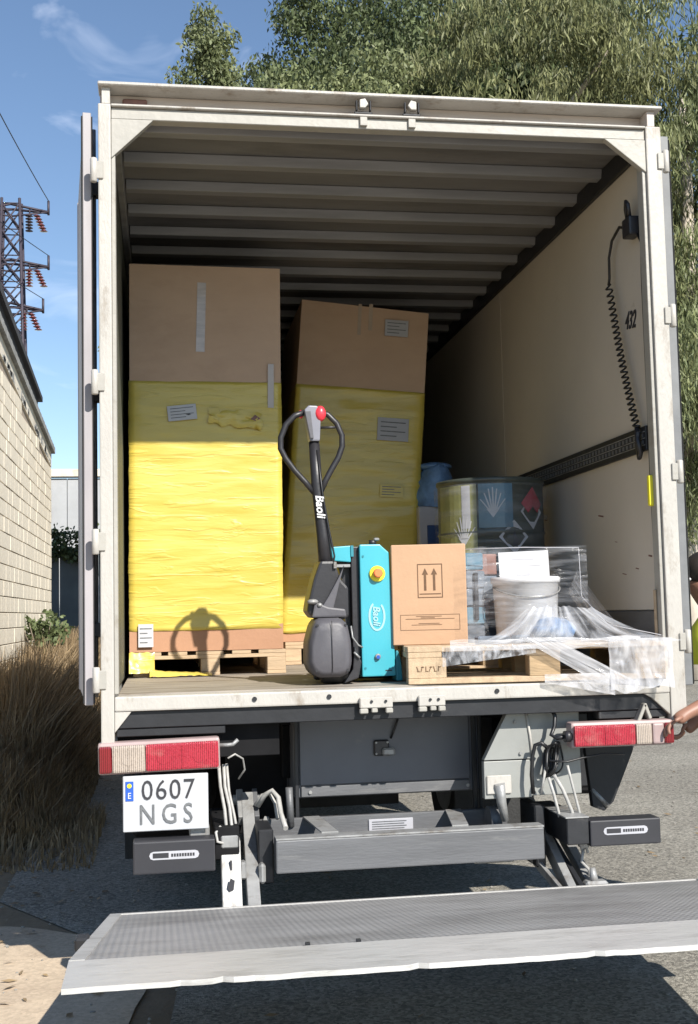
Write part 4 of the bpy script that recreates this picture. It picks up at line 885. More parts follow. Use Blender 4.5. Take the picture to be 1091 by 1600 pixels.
m.tube([(-.275, .45, 2.455), (-.235, .45, 2.445), (-.195, .45, 2.405), (-.172, .45, 2.350), (-.172, .45, 2.300), (-.190, .45, 2.250), (-.220, .45, 2.200), (-.248, .45, 2.150), (-.280, .45, 2.085)], .0135, 10)
m.build('handle_loop', 'plastic_black', J)
MB().tube([(-.275, .45, 2.385), (-.18, .45, 2.388)], .006, 8).build('cross_rod', 'plastic_black', J)
text('lettering', 'Baoli', 'decal_white', J, (-.283, .4185, 2.025), .052, rot=(R(90), R(86), 0), sx=1.0, bold=.0012, shear=.2, ext=.003)

J.location.x -= .018; J.location.y -= .12
# ------------------------------------------------------------------ goods on the right
D = thing('drum', 'tall drum with red and white hazard diamonds behind the white pail', 'drum', (.800, 1.42, 1.396))
dcx, dcy, dr = .800, 1.42, .290
prof = [(1.392, dr*.97), (1.40, dr), (1.66, dr), (1.67, dr+.008), (1.68, dr), (1.95, dr), (1.96, dr+.008), (1.97, dr), (2.225, dr), (2.232, dr+.008), (2.25, dr+.008), (2.252, dr-.004), (2.24, dr-.008)]
MB().tube([(dcx, dcy, z) for z, _ in prof], [r for _, r in prof], 48).build('drum_body', 'drum_grey', D)
def curved(name, mt, ang0, ang1, z0, z1, r=.0, poly=None):
    """patch on the drum; poly in (u,v) 0..1 if given"""
    rr = dr+.0035+r; off_ = wloc(D)
    if poly is None:
        n = 8; V = []; F = []
        for i in range(n+1):
            a = R(ang0+(ang1-ang0)*i/n); V += [Vector((dcx+rr*math.sin(a), dcy-rr*math.cos(a), z0))-off_, Vector((dcx+rr*math.sin(a), dcy-rr*math.cos(a), z1))-off_]
        for i in range(n): F.append((2*i, 2*i+2, 2*i+3, 2*i+1))
    else:
        V = []; F = [tuple(range(len(poly)))]
        for u, v in poly:
            a = R(ang0+(ang1-ang0)*u); V.append(Vector((dcx+rr*math.sin(a), dcy-rr*math.cos(a), z0+(z1-z0)*v))-off_)
    return pydata(name, V, F, mt, D)
curved('drum_label', 'drum_olive', -84, -30, 1.70, 2.215)
curved('drum_label', 'drum_blue', -28, 8, 1.98, 2.215)
curved('drum_label', 'label_grey', -47, -37, 1.98, 2.21, .001)
def tree_mark(a0, a1, z0, z1):   # dead-tree pictogram like a fan of branches
    for k in range(7):
        u = .12+.76*k/6; h = .62+.38*math.sin(math.pi*k/6)
        curved('pictogram', 'label_white', a0, a1, z0, z1, .002, [(.5+(u-.5)*.35-.02, .28), (.5+(u-.5)*.35+.035, .28), (u+.018, h), (u-.018, h)])
    curved('pictogram', 'label_white', a0, a1, z0, z1, .002, [(.30, .30), (.5, .02), (.70, .30)])
tree_mark(-30, 4, 2.03, 2.195)
tree_mark(-62, -28, 1.88, 2.05)
curved('hazard_diamond', 'label_white', -8, 26, 1.84, 2.02, .0015, [(0, .5), (.5, 0), (1, .5), (.5, 1)])
curved('pictogram', 'ink', 0, 19, 1.875, 1.985, .003, [(.30, .1), (.62, .0), (.72, .35), (.55, .55), (.50, .95), (.36, .55), (.42, .35)])
curved('hazard_diamond', 'label_white', 17, 51, 1.97, 2.16, .0015, [(0, .5), (.5, 0), (1, .5), (.5, 1)])
curved('hazard_diamond', 'lens_red', 16, 52, 2.01, 2.20, .003, [(.04, .52), (.3, .26), (.5, .44), (.7, .26), (.96, .52), (.5, 1)])
curved('hazard_diamond', 'label_white', 62, 82, 2.03, 2.13, .0015, [(0, .5), (.5, 0), (1, .5), (.5, 1)])
curved('hazard_diamond', 'label_white', 60, 80, 1.93, 2.01, .0015, [(0, .5), (.5, 0), (1, .5), (.5, 1)])
sheet('film_wrap', 'film_clear', D, lambda u, v: (dcx+(dr+.016+.012*nz(u*9, v*5, 1))*math.sin(u*6.2832), dcy-(dr+.016+.012*nz(u*9, v*5, 1))*math.cos(u*6.2832), 1.42+.80*v), 48, 20)

# wrapped stacks between carton and pail
S = thing('wrapped_bundle', 'dull grey film wrapped bundle right of the arrow carton', 'bundle', (.42, .40, 1.40))
for k in range(5):
    j = .006*(k % 2); MB().box(.335+j, .475+j, .42, .66, 1.3965+k*.084, 1.3965+k*.084+.080, .006).build('pack', ('slate_pack', 'drum_blue', 'slate_pack', 'slate_pack', 'drum_blue')[k], S)
MB().box(.425, .445, .405, .4185, 1.50, 1.72, .003).build('strap', 'ink', S)
sheet('film_wrap', 'film_clear', S, lambda u, v: (.325+.165*u+.006*nz(u*8, v*6, 2), .408-.01*nz(u*6, v*8, 0), 1.40+.44*v), 14, 20)
S2 = thing('wrapped_bundle', 'brown stack of packs behind the white pail', 'bundle', (.55, .52, 1.40))
for k in range(4): MB().box(.46, .582, .56, .78, 1.3965+k*.105, 1.3965+k*.105+.101, .006).build('pack', ('slate_pack', 'brown_pack')[k % 2], S2)
PL = thing('pail', 'white plastic pail with a paper sheet stuck above it on the front pallet', 'pail', (.675, .50, 1.53))
px, py = .660, .375
MB().tube([(px, py, 1.3975), (px, py, 1.41), (px, py, 1.665), (px, py, 1.668), (px, py, 1.69), (px, py, 1.694)], [.130, .138, .152, .160, .160, .152], 40).build('pail_body', 'pail_white', PL)
MB().tube([(px+.158*math.cos(t)*1.0, py+.158*math.sin(t), 1.650-.05*abs(math.sin((t-4.71)))*0-.05*math.sin(max(0, min(1, (t-3.2)/3.0))*math.pi)) for t in np.linspace(3.2, 6.2, 18)], .003, 6).build('pail_handle', 'steel_light', PL)
DC = MB().box(.590, .838, .545, .5475, 1.50, 1.822, .0005, rot=Matrix.Rotation(R(-2), 3, 'Y'))
dc = DC.build('document', 'label_white'); tag(dc, 'white printed sheet standing upright behind the white pail', 'paper')
m = MB()
for (a, b, z, t) in ((.65, .76, 1.775, .008), (.625, .79, 1.745, .003), (.67, .74, 1.70, .012), (.64, .78, 1.66, .002), (.66, .74, 1.685, .002)): m.box(a, b, .5436, .5446, z+.008, z+t+.008)
m.build('print', 'label_grey', dc)
# blue bag under the film
def blob(u, v):
    th = u*2*math.pi; ph = v*math.pi
    r = 1+.22*nz(math.cos(th)*1.6, math.sin(th)*1.6, v*3, 1.7)
    return (.735+.10*r*math.sin(ph)*math.cos(th), .22+.085*r*math.sin(ph)*math.sin(th), 1.452-.052*math.cos(ph)*r)
bb = sheet('plastic_bag', 'blue_bag', None, blob, 28, 16); tag(bb, 'crumpled blue bag under the clear film on the front pallet', 'bag')
# dark offcuts on the pallet left of the bag
for k, (x, rz_) in enumerate(((.36, 20), (.42, -10), (.52, 35))):
    o = MB().box(x, x+.10, .16, .20, 1.3970+.001*k, 1.432, .006, rot=Matrix.Rotation(R(rz_), 3, 'Z')).build('strap_roll', 'slate_pack')
    tag(o, ('short dark offcut nearest the arrow carton', 'middle dark offcut on the front pallet', 'dark offcut nearest the blue bag')[k], 'offcut', 'dark offcuts on the front pallet')

# film tent over the pallet
FM = thing('plastic_film', 'loose clear stretch film spread from the pail over the front pallet', 'plastic film', (.75, .05, 1.40))
apex = Vector((.74, .28, 1.545))
def skirt(u, v):   # fan from the apex down to the pallet front edge
    x = .28+.94*u; tgt = Vector((x, .030, 1.400+.018*abs(nz(u*9, 1, 1))))
    top = Vector((.60+.30*u, .27, 1.56-.03*abs(u-.4)))
    p = top.lerp(tgt, v); p.z -= .035*math.sin(math.pi*v)*(1-.3*u); p += Vector((0, -.006, .012))*nz(u*15, v*2, 4)
    return p
sheet('film_fan', 'film_streaky', FM, skirt, 90, 16)
def side_skirt(u, v):
    a = Vector((.84, .30, 1.72)).lerp(Vector((.84, .50, 1.62)), u); t = Vector((1.168, .04+.55*u, 1.415+.02*u)); p = a.lerp(t, v); p.z -= .11*math.sin(math.pi*v); p += Vector((0, 0, .012))*nz(u*8, v*3, 7); return p
sheet('film_fan', 'film_streaky', FM, side_skirt, 24, 14)
def drape_(x0, x1, zb):
    def f(u, v):
        x = x0+(x1-x0)*u; z = 1.412+(zb(u)-1.412)*v
        return (x+.004*nz(u*9, v*4, 2), .036-.012*abs(nz(u*14, v*5, 1))-.05*max(0, v-.72)-.003, z)
    return f
sheet('film_drape', 'film_milky', FM, drape_(.90, 1.176, lambda u: 1.195-.012*math.sin(u*6)+.01*nz(u*7, 0, 0)), 30, 24)
sheet('film_drape', 'film_milky', FM, lambda u, v: (.585+.36*v+(.075+.02*v)*(u-.5)*1.8, .034-.006*abs(nz(u*5, v*6, 0)), 1.425-.205*v), 8, 30)
sheet('film_drape', 'film_milky', FM, lambda u, v: (.62+.30*u, .032-.006*abs(nz(u*9, v*3, 0)), 1.268-.06*u*v-.035*v+.02*(1-u)*(1-v)*0), 20, 8)
sheet('film_drape', 'film_milky', FM, lambda u, v: (.22+.82*u, .036-.005*abs(nz(u*19, v*3, 0)), 1.420-.045*v+.012*nz(u*6, v, 3)), 60, 6)
sheet('film_drape', 'film_streaky', FM, lambda u, v: (.185+.40*u, .030-.004*abs(nz(u*9, v*3, 0)), 1.395-(.085-.05*u)*v), 30, 8)
sheet('film_box', 'film_clear', FM, lambda u, v: (.325+.535*u, .195-.012*nz(u*7, v*6, 1), 1.47+.352*v), 30, 20)
FM.rotation_euler.z = R(-6.5); FM.location = (.735, -.035, 1.40)
MB().tube([(.33, .30, 1.825), (.60, .30, 1.829), (.855, .30, 1.822), (.860, .30, 1.60), (.95, .2, 1.47), (1.15, .06, 1.42)], .002, 5).build('film_edge', 'label_grey', FM)

# things deeper in the box, right of the leaning load
o = thing('sack', 'blue grey sack beside the leaning yellow load', 'sack', (.72, 2.3, 1.24))
sheet('sack_body', 'blue_bag', o, lambda u, v: (.72+(.14+.02*nz(u*4, v*4, 0, 2))*math.sin(math.pi*min(1, v*.5+.5))**.3*math.cos(u*6.2832)*(1 if v < .9 else .8), 2.42+.14*math.sin(u*6.2832), 2.20+.27*v+.02*nz(u*6, v*4, 3)), 28, 12)
MB().ell((.72, 2.42, 2.46), .115, .115, .03, 16).build('sack_top', 'blue_bag', o)
o = thing('display_box', 'white framed dark blue box under the sack beside the leaning yellow load', 'box', (.72, 2.3, 1.24))
MB().box(.585, .88, 2.30, 2.62, 1.38, 2.20, .006).build('box_body', 'label_grey', o)
MB().box(.635, .80, 2.291, 2.299, 1.55, 2.08, .003).build('blue_panel', 'blue_dark', o)
o = pal_copy((.90, 2.25, 1.236), R(90), (.9, .50, .88), 'wooden pallet under the white framed blue box'); o['group'] = 'wooden pallets in the cargo box'
for (x, y, z, w, h, d, lab) in ((.72, 3.9, 1.24, .5, .62, .45, 'lowest black crate stacked deep inside the cargo box'), (.74, 3.92, 1.865, .46, .55, .42, 'middle black crate stacked deep inside the cargo box'), (.70, 3.95, 2.42, .5, .40, .4, 'topmost black crate stacked deep inside the cargo box')):
    cr_ = thing('crate', lab, 'crate', (x, y, z), 'black crates deep in the box')
    MB().box(x-w/2, x+w/2-.05, y, y+d, z, z+h-.005, .008).build('crate_body', 'slate_pack', cr_)
    for k in range(3): MB().box(x-w/2+.02, x+w/2-.07, y-.008, y-.0005, z+.06+k*h*.28, z+.06+k*h*.28+h*.16, .003).build('slat', 'blue_dark', cr_)

# ------------------------------------------------------------------ block building on the left
B = thing('block_building', 'cream concrete block building with dark eaves left of the truck', 'building', (-3, 12, .5))
ya, yb = 5.0, 17.35
def ztop(y): return 4.66+(17.35-max(y, 2))*.083+max(0, 2-y)*.0
MB().prism([(ya, .2), (yb-.02, .2), (yb-.02, ztop(yb)-.02), (ya, ztop(ya)-.02)], -3.30, -3.022, axis='X').build('wall_core', 'mortar', B)
bw, bh = .44, .205; cnt = 0; jm = {}
for r_ in range(20):
    z0 = .62+r_*bh
    y = yb
    k = 0
    while y > 9.6:
        w = bw if (k or r_ % 2 == 0) else bw/2
        y0_ = y-w
        if z0+bh < ztop(y)-.32:
            key = round(w, 2)
            if key not in jm: jm[key] = MB().box(0, .02, .006, w-.006, .008, bh-.004, .004).mesh('block', 'block_cream')
            o = bpy.data.objects.new('block', jm[key]); COL.objects.link(o); o.parent = B
            o.location = Vector((-3.020+random.uniform(0, .007), y0_, z0))-Vector((-3, 12, .5)); cnt += 1
        y = y0_; k += 1
m = MB()
y = 9.4
for r_ in range(24):
    for k in range(11):
        y1_ = 9.55-k*bw-(.22 if r_ % 2 else 0); z0 = .62+r_*bh
        if y1_-bw > ya and z0+bh < ztop(y1_)-.3: m.box(-3.02, -3.0, y1_-bw+.006, y1_-.006, z0+.008, z0+bh-.004)
o = m.build('block', 'block_cream', B); o['kind'] = 'stuff'
# end wall facing the camera side and render band under the coping
m = MB(); m.prism([(ya, ztop(ya)-.34), (yb, ztop(yb)-.34), (yb, ztop(yb)-.08), (ya, ztop(ya)-.08)], -3.021, -2.994, axis='X').build('render_band', 'render_cream', B)
m = MB(); n = 90
for k in range(n):
    y0_ = ya+(yb+.06-ya)*k/n; y1_ = ya+(yb+.06-ya)*(k+1)/n-.012
    m.prism([(y0_, ztop(y0_)-.078), (y1_, ztop(y1_)-.078), (y1_, ztop(y1_)+.02+.01*(k % 2)), (y0_, ztop(y0_)+.02+.01*(k % 2))], -3.32, -2.93, axis='X')
m.build('coping', 'coping', B)
MB().prism([(ya, ztop(ya)+.06), (15.2, ztop(15.2)+.10), (15.2, ztop(15.2)+.40), (ya, ztop(ya)+.50)], -5.5, -3.02, axis='X').build('roof', 'roof_dark', B)
MB().prism([(ya, ztop(ya)+.40), (15.4, ztop(15.4)+.36), (15.4, ztop(15.4)+.44), (ya, ztop(ya)+.56)], -5.6, -2.96, axis='X').build('eaves', 'roof_dark', B)
MB().prism([(-3.03, .2), (-9.0, .2), (-9.0, 4.55), (-3.03, 4.55)], yb-.02, yb+.0, axis='Y').build('end_wall', 'render_cream', B)
m = MB()
for k in range(60):
    y = 9+random.random()*8; L_ = random.uniform(.05, .25); m.box(-2.995, -2.990, y, y+L_, ztop(y)-.34+random.uniform(0, .04), ztop(y)-.30+random.uniform(0, .10), .0)
o = m.build('wall_stain', 'coping', B); o['kind'] = 'stuff'

# far warehouse and gate at the end of the lane
F = thing('warehouse', 'distant grey warehouse with pale parapet at the end of the lane', 'building', (-6, 42, 1))
for k in range(14):
    x = -13+k*1.05; MB().box(x, x+1.03, 42, 42.12, .5, 6.95, .01).build('wall_panel', 'stucco_grey', F)
MB().box(-13.1, 1.8, 41.85, 42.3, 7.0, 7.3, .02).build('parapet', 'render_cream', F)
MB().box(-13.0, 1.7, 42.13, 55, .5, 6.9, .02).build('hall', 'stucco_grey', F)
for k in range(5): MB().box(-12.5+k*2.6, -10.9+k*2.6, 41.93, 41.995, 3.2, 4.1, .01).build('window', 'gate_grey', F)
G = thing('metal_gate', 'dark grey sheet metal gate below the distant warehouse', 'gate', (-4.5, 30, 1))
for k in range(9): MB().box(-7.2+k*.55, -7.2+k*.55+.53, 30, 30.04, 1.0, 3.55, .005).build('gate_panel', 'gate_grey', G)
for x in (-4.32, -2.2, -7.3): MB().box(x, x+.08, 29.94, 29.995, 1.0, 3.7, .01).build('gate_post', 'steel_dark', G)

# ------------------------------------------------------------------ lattice pylon and wires
Y = thing('lattice_pylon', 'lattice power pylon with three crossarms and red insulators behind the block building', 'pylon', (-6.6, 40, 0))
def strut(m, a, b, r): m.tube([a, b], r, 4)
m = MB(); hw = .42
cxp = -6.45
for sx in (-1, 1):
    for sy in (-1, 1): strut(m, (cxp+sx*.75, 40+sy*.75, 0), (cxp+sx*.32, 40+sy*.32, 17.2), .055)
lv = [k*1.0 for k in range(18)]
for a, b in zip(lv, lv[1:]):
    wa, wb = .75-.43*a/17.2, .75-.43*b/17.2
    for sy in (-1, 1):
        strut(m, (cxp-wa, 40+sy*wa, a), (cxp+wb, 40+sy*wb, b), .03); strut(m, (cxp+wa, 40+sy*wa, a), (cxp-wb, 40+sy*wb, b), .03)
        strut(m, (cxp-wb, 40+sy*wb, b), (cxp+wb, 40+sy*wb, b), .025)
    for sx in (-1, 1):
        strut(m, (cxp+sx*wa, 40-wa, a), (cxp+sx*wb, 40+wb, b), .03)
m.build('mast', 'pylon_steel', Y)
arms = [(16.75, 1.35), (14.65, 1.35), (13.0, 1.15)]
for z, ln in arms:
    m = MB()
    for s in (-1, 1):
        strut(m, (cxp, 39.7, z+.22), (cxp+s*ln, 39.85, z), .05); strut(m, (cxp, 39.7, z-.25), (cxp+s*ln, 39.85, z), .035)
        strut(m, (cxp, 40.3, z+.22), (cxp+s*ln, 39.95, z), .05)
        strut(m, (cxp+s*ln*.5, 39.8, z+.1), (cxp+s*ln*.5, 39.8, z-.13), .03)
        strut(m, (cxp+s*ln, 39.9, z-.1), (cxp+s*ln, 39.9, z+.45), .045)
    A = m.build('crossarm', 'pylon_steel', Y)
    for s in (-1, 1):
        for q in (0, 1):
            m = MB(); x = cxp+s*(ln-.42-.28*q); n = 6
            path = []; rr = []
            for k in range(n):
                zc = z-.12-k*.115
                path += [(x+s*.05*k*(1-q), 39.85, zc), (x+s*.05*k*(1-q), 39.85, zc-.05), (x+s*.05*k*(1-q), 39.85, zc-.06)]; rr += [.05, .15, .05]
            m.tube(path, rr, 8).build('insulator', 'insulator' if q == 0 or z < 16 else 'pylon_steel', A)
for i, (z, ln) in enumerate(arms):
    tp = Vector((cxp+ln, 39.9, z+.45)); e_ = Vector((-13.5, 4, 15.5+1.2*(i == 0)-i*1.2)) if i else Vector((-7.2, 10, 17.2))
    w_ = MB().tube([tp.lerp(e_, t)-Vector((0, 0, 4*.5*t*(1-t))) for t in np.linspace(0, 1, 24)], .016 if i else .018, 5).build('power_line', 'steel_dark')
    tag(w_, ('thin power line rising from the top crossarm of the pylon', 'thin power line from the middle crossarm of the pylon', 'thin power line from the lowest crossarm of the pylon')[i], 'power line', 'wires from the pylon')

# ------------------------------------------------------------------ trees
def leaves(centres, radii, per, lw, ll, droop=.8, squash=.75):
    n = len(centres); C_ = np.repeat(np.array(centres), per, 0); Rr = np.repeat(np.array(radii), per)[:, None]
    d = rng.normal(size=(n*per, 3)); d /= np.linalg.norm(d, axis=1)[:, None]; rad = rng.random((n*per, 1))**.45
    P_ = C_+d*rad*Rr*np.array([1, 1, squash])
    ax = rng.normal(size=(n*per, 3))*.55; ax[:, 2] -= droop; ax /= np.linalg.norm(ax, axis=1)[:, None]
    sd_ = np.cross(ax, rng.normal(size=(n*per, 3))); sd_ /= np.linalg.norm(sd_, axis=1)[:, None]
    s = (.7+.6*rng.random((n*per, 1)))
    a = ax*ll*s; b = sd_*lw*s
    return np.stack([P_-b*.35, P_+a*.5-b, P_+a, P_+a*.5+b], 1)
def tree(name, label, base, height, crown_r, cz0, nclump, seed, mt, bark='bark', per=62, lw=.045, ll=.26, clr=.62, lean=(0, 0), limbs=9, tr=.3, droop=.8):
    rnd = random.Random(seed); bx_, by_, bz_ = base
    t = thing(name, label, 'tree', base, 'trees behind the truck')
    m = MB(); pts = []; rs = []
    for k in range(8):
        q = k/7; pts.append((bx_+lean[0]*q+.25*math.sin(q*4+seed), by_+lean[1]*q+.2*math.cos(q*3+seed), bz_+height*.82*q)); rs.append(tr*(1-.82*q))
    m.tube(pts, rs, 10); m.build('trunk', bark, t)
    tips = []; ends = []
    for k in range(limbs):
        q = .30+.65*k/limbs; i = q*7; a = Vector(pts[int(i)]).lerp(Vector(pts[min(7, int(i)+1)]), i-int(i))
        th = k*2.4+seed; ln = crown_r*(.65+.35*rnd.random())*(1.15-.5*q)
        e = a+Vector((math.cos(th)*ln, math.sin(th)*ln, ln*(.35+.4*rnd.random())))
        mid = a.lerp(e, .5)+Vector((0, 0, .1*ln))
        MB().tube([a, mid, e], [tr*(.42-.2*q), tr*.2, tr*.06], 7).build('limb', bark, t)
        tips += [mid, e]; ends += [e, mid.lerp(e, .5), mid.lerp(e, .8)]
    cs = [tuple(Vector(q)+Vector((0, -.15, .1))) for q in ends]; rr = [clr*1.1]*len(cs)
    zc = (bz_+cz0+bz_+height)/2; hz = (height-cz0)/2
    while len(cs) < nclump:
        if rnd.random() < .35 and tips:
            tp = rnd.choice(tips); c = Vector(tp)+Vector((rnd.gauss(0, .8), rnd.gauss(0, .8), rnd.gauss(0, .7)))
        else:
            th = rnd.random()*6.283; ph = math.acos(rnd.uniform(-1, 1)); r_ = rnd.uniform(.55, 1.0)
            c = Vector((bx_+lean[0]*.7+crown_r*r_*math.sin(ph)*math.cos(th), by_+lean[1]*.7+crown_r*r_*math.sin(ph)*math.sin(th), zc+hz*r_*math.cos(ph)))
        if crown_r > 1 and nz(c.x, c.y, c.z+seed, .55) < -.16: continue
        if c.y > by_+crown_r*.45 : continue
        cs.append(tuple(c)); rr.append(clr*(.6+.7*rnd.random()))
    V = leaves(cs, rr, per, lw, ll, droop) - np.array([bx_, by_, bz_])
    o = quads_np('crown', V, mt, t); return t
tree('eucalyptus_tree', 'slender grey green tree standing apart, leftmost of the trees behind the truck', (.12, 21, 0), 15.2, .62, 8.6, 150, 3, 'leaf_grey_green', per=260, lw=.026, ll=.115, clr=.44, tr=.2)
tree('eucalyptus_tree', 'tall dark green tree above the middle of the truck roof', (4.3, 23, 0), 18.5, 3.5, 6.5, 520, 5, 'leaf_dark', per=200, clr=.72, tr=.42, ll=.14, lw=.028)
tree('eucalyptus_tree', 'grey green bushy tree just above the truck roof, left of centre', (2.6, 18.0, 0), 12.6, 2.9, 6.0, 420, 21, 'leaf_grey_green', per=230, clr=.58, tr=.3, ll=.12, lw=.026)
tree('pepper_tree', 'broad olive tree with hanging sprays above the right half of the truck', (6.3, 17.5, 0), 14.2, 3.2, 5.0, 520, 11, 'leaf_olive', bark='bark_pale', per=230, lw=.015, ll=.19, clr=.60, tr=.36, droop=1.5)
tree('pepper_tree', 'large drooping tree filling the sky at the right side of the truck', (10.0, 18.5, 0), 15.5, 3.4, 2.5, 600, 17, 'leaf_grey_green', bark='bark_pale', per=230, lw=.015, ll=.19, clr=.60, tr=.4, droop=1.5)
tree('eucalyptus_tree', 'high backing tree right of the pale trunk, behind the olive tree', (9.0, 25, 0), 19.5, 4.2, 8.0, 560, 29, 'leaf_dark', per=75, clr=.85, tr=.5, ll=.27)
tree('eucalyptus_tree', 'low dense dark tree beyond the right rear door', (9.6, 22.5, 0), 8.0, 3.3, .8, 420, 41, 'leaf_dark', per=75, clr=.8, tr=.3, ll=.25)
tree('eucalyptus_tree', 'far dark tree closing the gap at the right edge', (14.5, 26, 0), 14.0, 4.5, 2.0, 480, 43, 'leaf_dark', per=70, clr=.9, tr=.4, ll=.28)

# ------------------------------------------------------------------ tall dry grass and shrub
def grass(n, fx, fy, fh, wd=.007):
    x = np.array([fx() for _ in range(n)]); y = np.array([fy() for _ in range(n)])
    z = np.array([bank(a, b) for a, b in zip(x, y)]); h = np.array([fh(a, b) for a, b in zip(x, y)])*(.30+.85*rng.random(n)**1.4)
    th = rng.random(n)*6.283; w = wd*(.6+.8*rng.random(n)); ln = (rng.random(n)**1.5*.75)*h; dth = 6.283*np.array([noise.noise(Vector((a*1.7, b*1.7, 5))) for a, b in zip(x, y)])+rng.normal(size=n)*1.1
    base = np.stack([x, y, z], 1); up = np.stack([np.cos(dth)*ln, np.sin(dth)*ln, h], 1); sd_ = np.stack([np.cos(th)*w, np.sin(th)*w, 0*w], 1)
    md = base+up*np.array([.35, .35, .6])
    q1 = np.stack([base-sd_, base+sd_, md+sd_*.8, md-sd_*.8], 1); q2 = np.stack([md-sd_*.8, md+sd_*.8, base+up+sd_*.15, base+up-sd_*.15], 1)
    return np.concatenate([q1, q2], 0)
def hh(x, y):
    a = max(.12, min(1, (-1.60-x)/.5)); b = .18+.82*min(1, max(0, (y-3.3)/2.6))
    f = max(0, min(1, (y-4)/7))
    return a*b*(1.0-.36*f+.55*noise.noise(Vector((x*1.6, y*1.1, 0))))*(1-.25*f)
def gx():
    return -1.62-1.36*random.random()**.85
V1 = grass(52000, gx, lambda: 3.5+13.8*random.random()**1.25, hh)
V3 = grass(3500, lambda: random.uniform(-2.6, -1.45), lambda: 4.6-1.9*random.random()**1.6, lambda x, y: .15*min(1, (y-2.4)), .005)
V2 = grass(16000, lambda: random.uniform(-7.5, -1.75), lambda: random.uniform(17, 29.5), lambda x, y: .55, .014)
g_ = quads_np('grass', np.concatenate([V1, V2, V3]), 'dry_grass'); tag(g_, 'tall dry grass along the block wall left of the truck', 'grass', kind='stuff')
sh = thing('shrub', 'small green leafy shrub in the dry grass before the block wall', 'shrub', (-2.75, 13.0, .65))
m = MB()
for k in range(6):
    th = k*1.05; m.tube([(-2.75, 13, .6), (-2.75+.15*math.cos(th), 13+.15*math.sin(th), 1.15), (-2.75+.3*math.cos(th), 13+.3*math.sin(th), 1.5)], [.012, .009, .004], 6)
m.build('stem', 'bark', sh)
cs = [(-2.72+random.gauss(0, .16), 13+random.gauss(0, .2), 1.38+random.gauss(0, .14)) for _ in range(26)]
quads_np('foliage', leaves(cs, [.13]*26, 26, .028, .085, .2)-np.array([-2.75, 13.0, .65]), 'leaf_shrub', sh)
# ivy over the distant gate
cs = [(random.uniform(-6.5, -3.0), 29.8+random.uniform(-.2, .2), random.uniform(3.3, 4.1)) for _ in range(60)]
iv = quads_np('ivy', leaves(cs, [.32]*60, 40, .05, .13, .3), 'leaf_dark'); tag(iv, 'green creeper growing over the top of the grey gate', 'creeper', kind='stuff')

def stones(name, label, n, fx, fy, fs, mt, z=.006):
    m = MB()
    for k in range(n):
        x, y, r_ = fx(), fy(), fs(); q = bmesh.ops.create_icosphere(m.b, subdivisions=1, radius=r_)['verts']
        sx_, sy_, sz_ = random.uniform(.7, 1.3), random.uniform(.7, 1.3), random.uniform(.4, .8)
        for v in q: v.co = Vector((x+v.co.x*sx_*random.uniform(.8, 1.2), y+v.co.y*sy_, z+r_*.3+v.co.z*sz_))
    tag(m.build(name, mt), label, 'gravel', kind='stuff')
stones('gravel', 'loose grit scattered on the asphalt and earth around the tail lift', 900, lambda: random.choice((random.uniform(-2.0, -.7), random.uniform(.6, 4.0))), lambda: random.uniform(-1.5, 7), lambda: random.uniform(.003, .011), 'gravel_stone')
m = MB()
for k in range(420):
    x = random.choice((random.gauss(-1.75, .25), random.uniform(-2.0, 4))); y = random.uniform(-1, 7); a = random.random()*6.28; l_ = random.uniform(.015, .04)
    d = Vector((math.cos(a), math.sin(a), 0))*l_; e = Vector((-d.y, d.x, 0))*.35; c = Vector((x, y, .012)); 
    m.quad(c-d, c-e+Vector((0, 0, .006)), c+d+Vector((0, 0, .004)), c+e)
tag(m.build('leaf_litter', 'dry_grass'), 'dry leaves scattered on the ground beside the truck', 'leaf litter', kind='stuff')
# ------------------------------------------------------------------ person at the right edge
def skin_mesh(name, joints, edges, root, sub=2):
    me = bpy.data.meshes.new(name); me.from_pydata([j[:3] for j in joints], edges, []); me.update()
    o = bpy.data.objects.new(name, me); COL.objects.link(o)
    sk = o.modifiers.new('skin', 'SKIN'); sk.use_smooth_shade = True
    if not me.skin_vertices: me.attributes.new('skin', 'FLOAT', 'POINT')
    for i, j in enumerate(joints):
        r_ = j[3] if isinstance(j[3], tuple) else (j[3], j[3]); me.skin_vertices[0].data[i].radius = r_
        me.skin_vertices[0].data[i].use_root = (i == root)
    ss = o.modifiers.new('sub', 'SUBSURF'); ss.levels = sub; ss.render_levels = sub
    dg = bpy.context.evaluated_depsgraph_get(); m2 = bpy.data.meshes.new_from_object(o.evaluated_get(dg)); bpy.data.objects.remove(o)
    m2.name = name; m2.materials.clear(); return m2
PE = thing('person', 'person in dark clothes with hi-vis collar reaching to the right tail lamp', 'person', (1.95, .42, 0))
off_ = Vector((1.95, .42, 0))
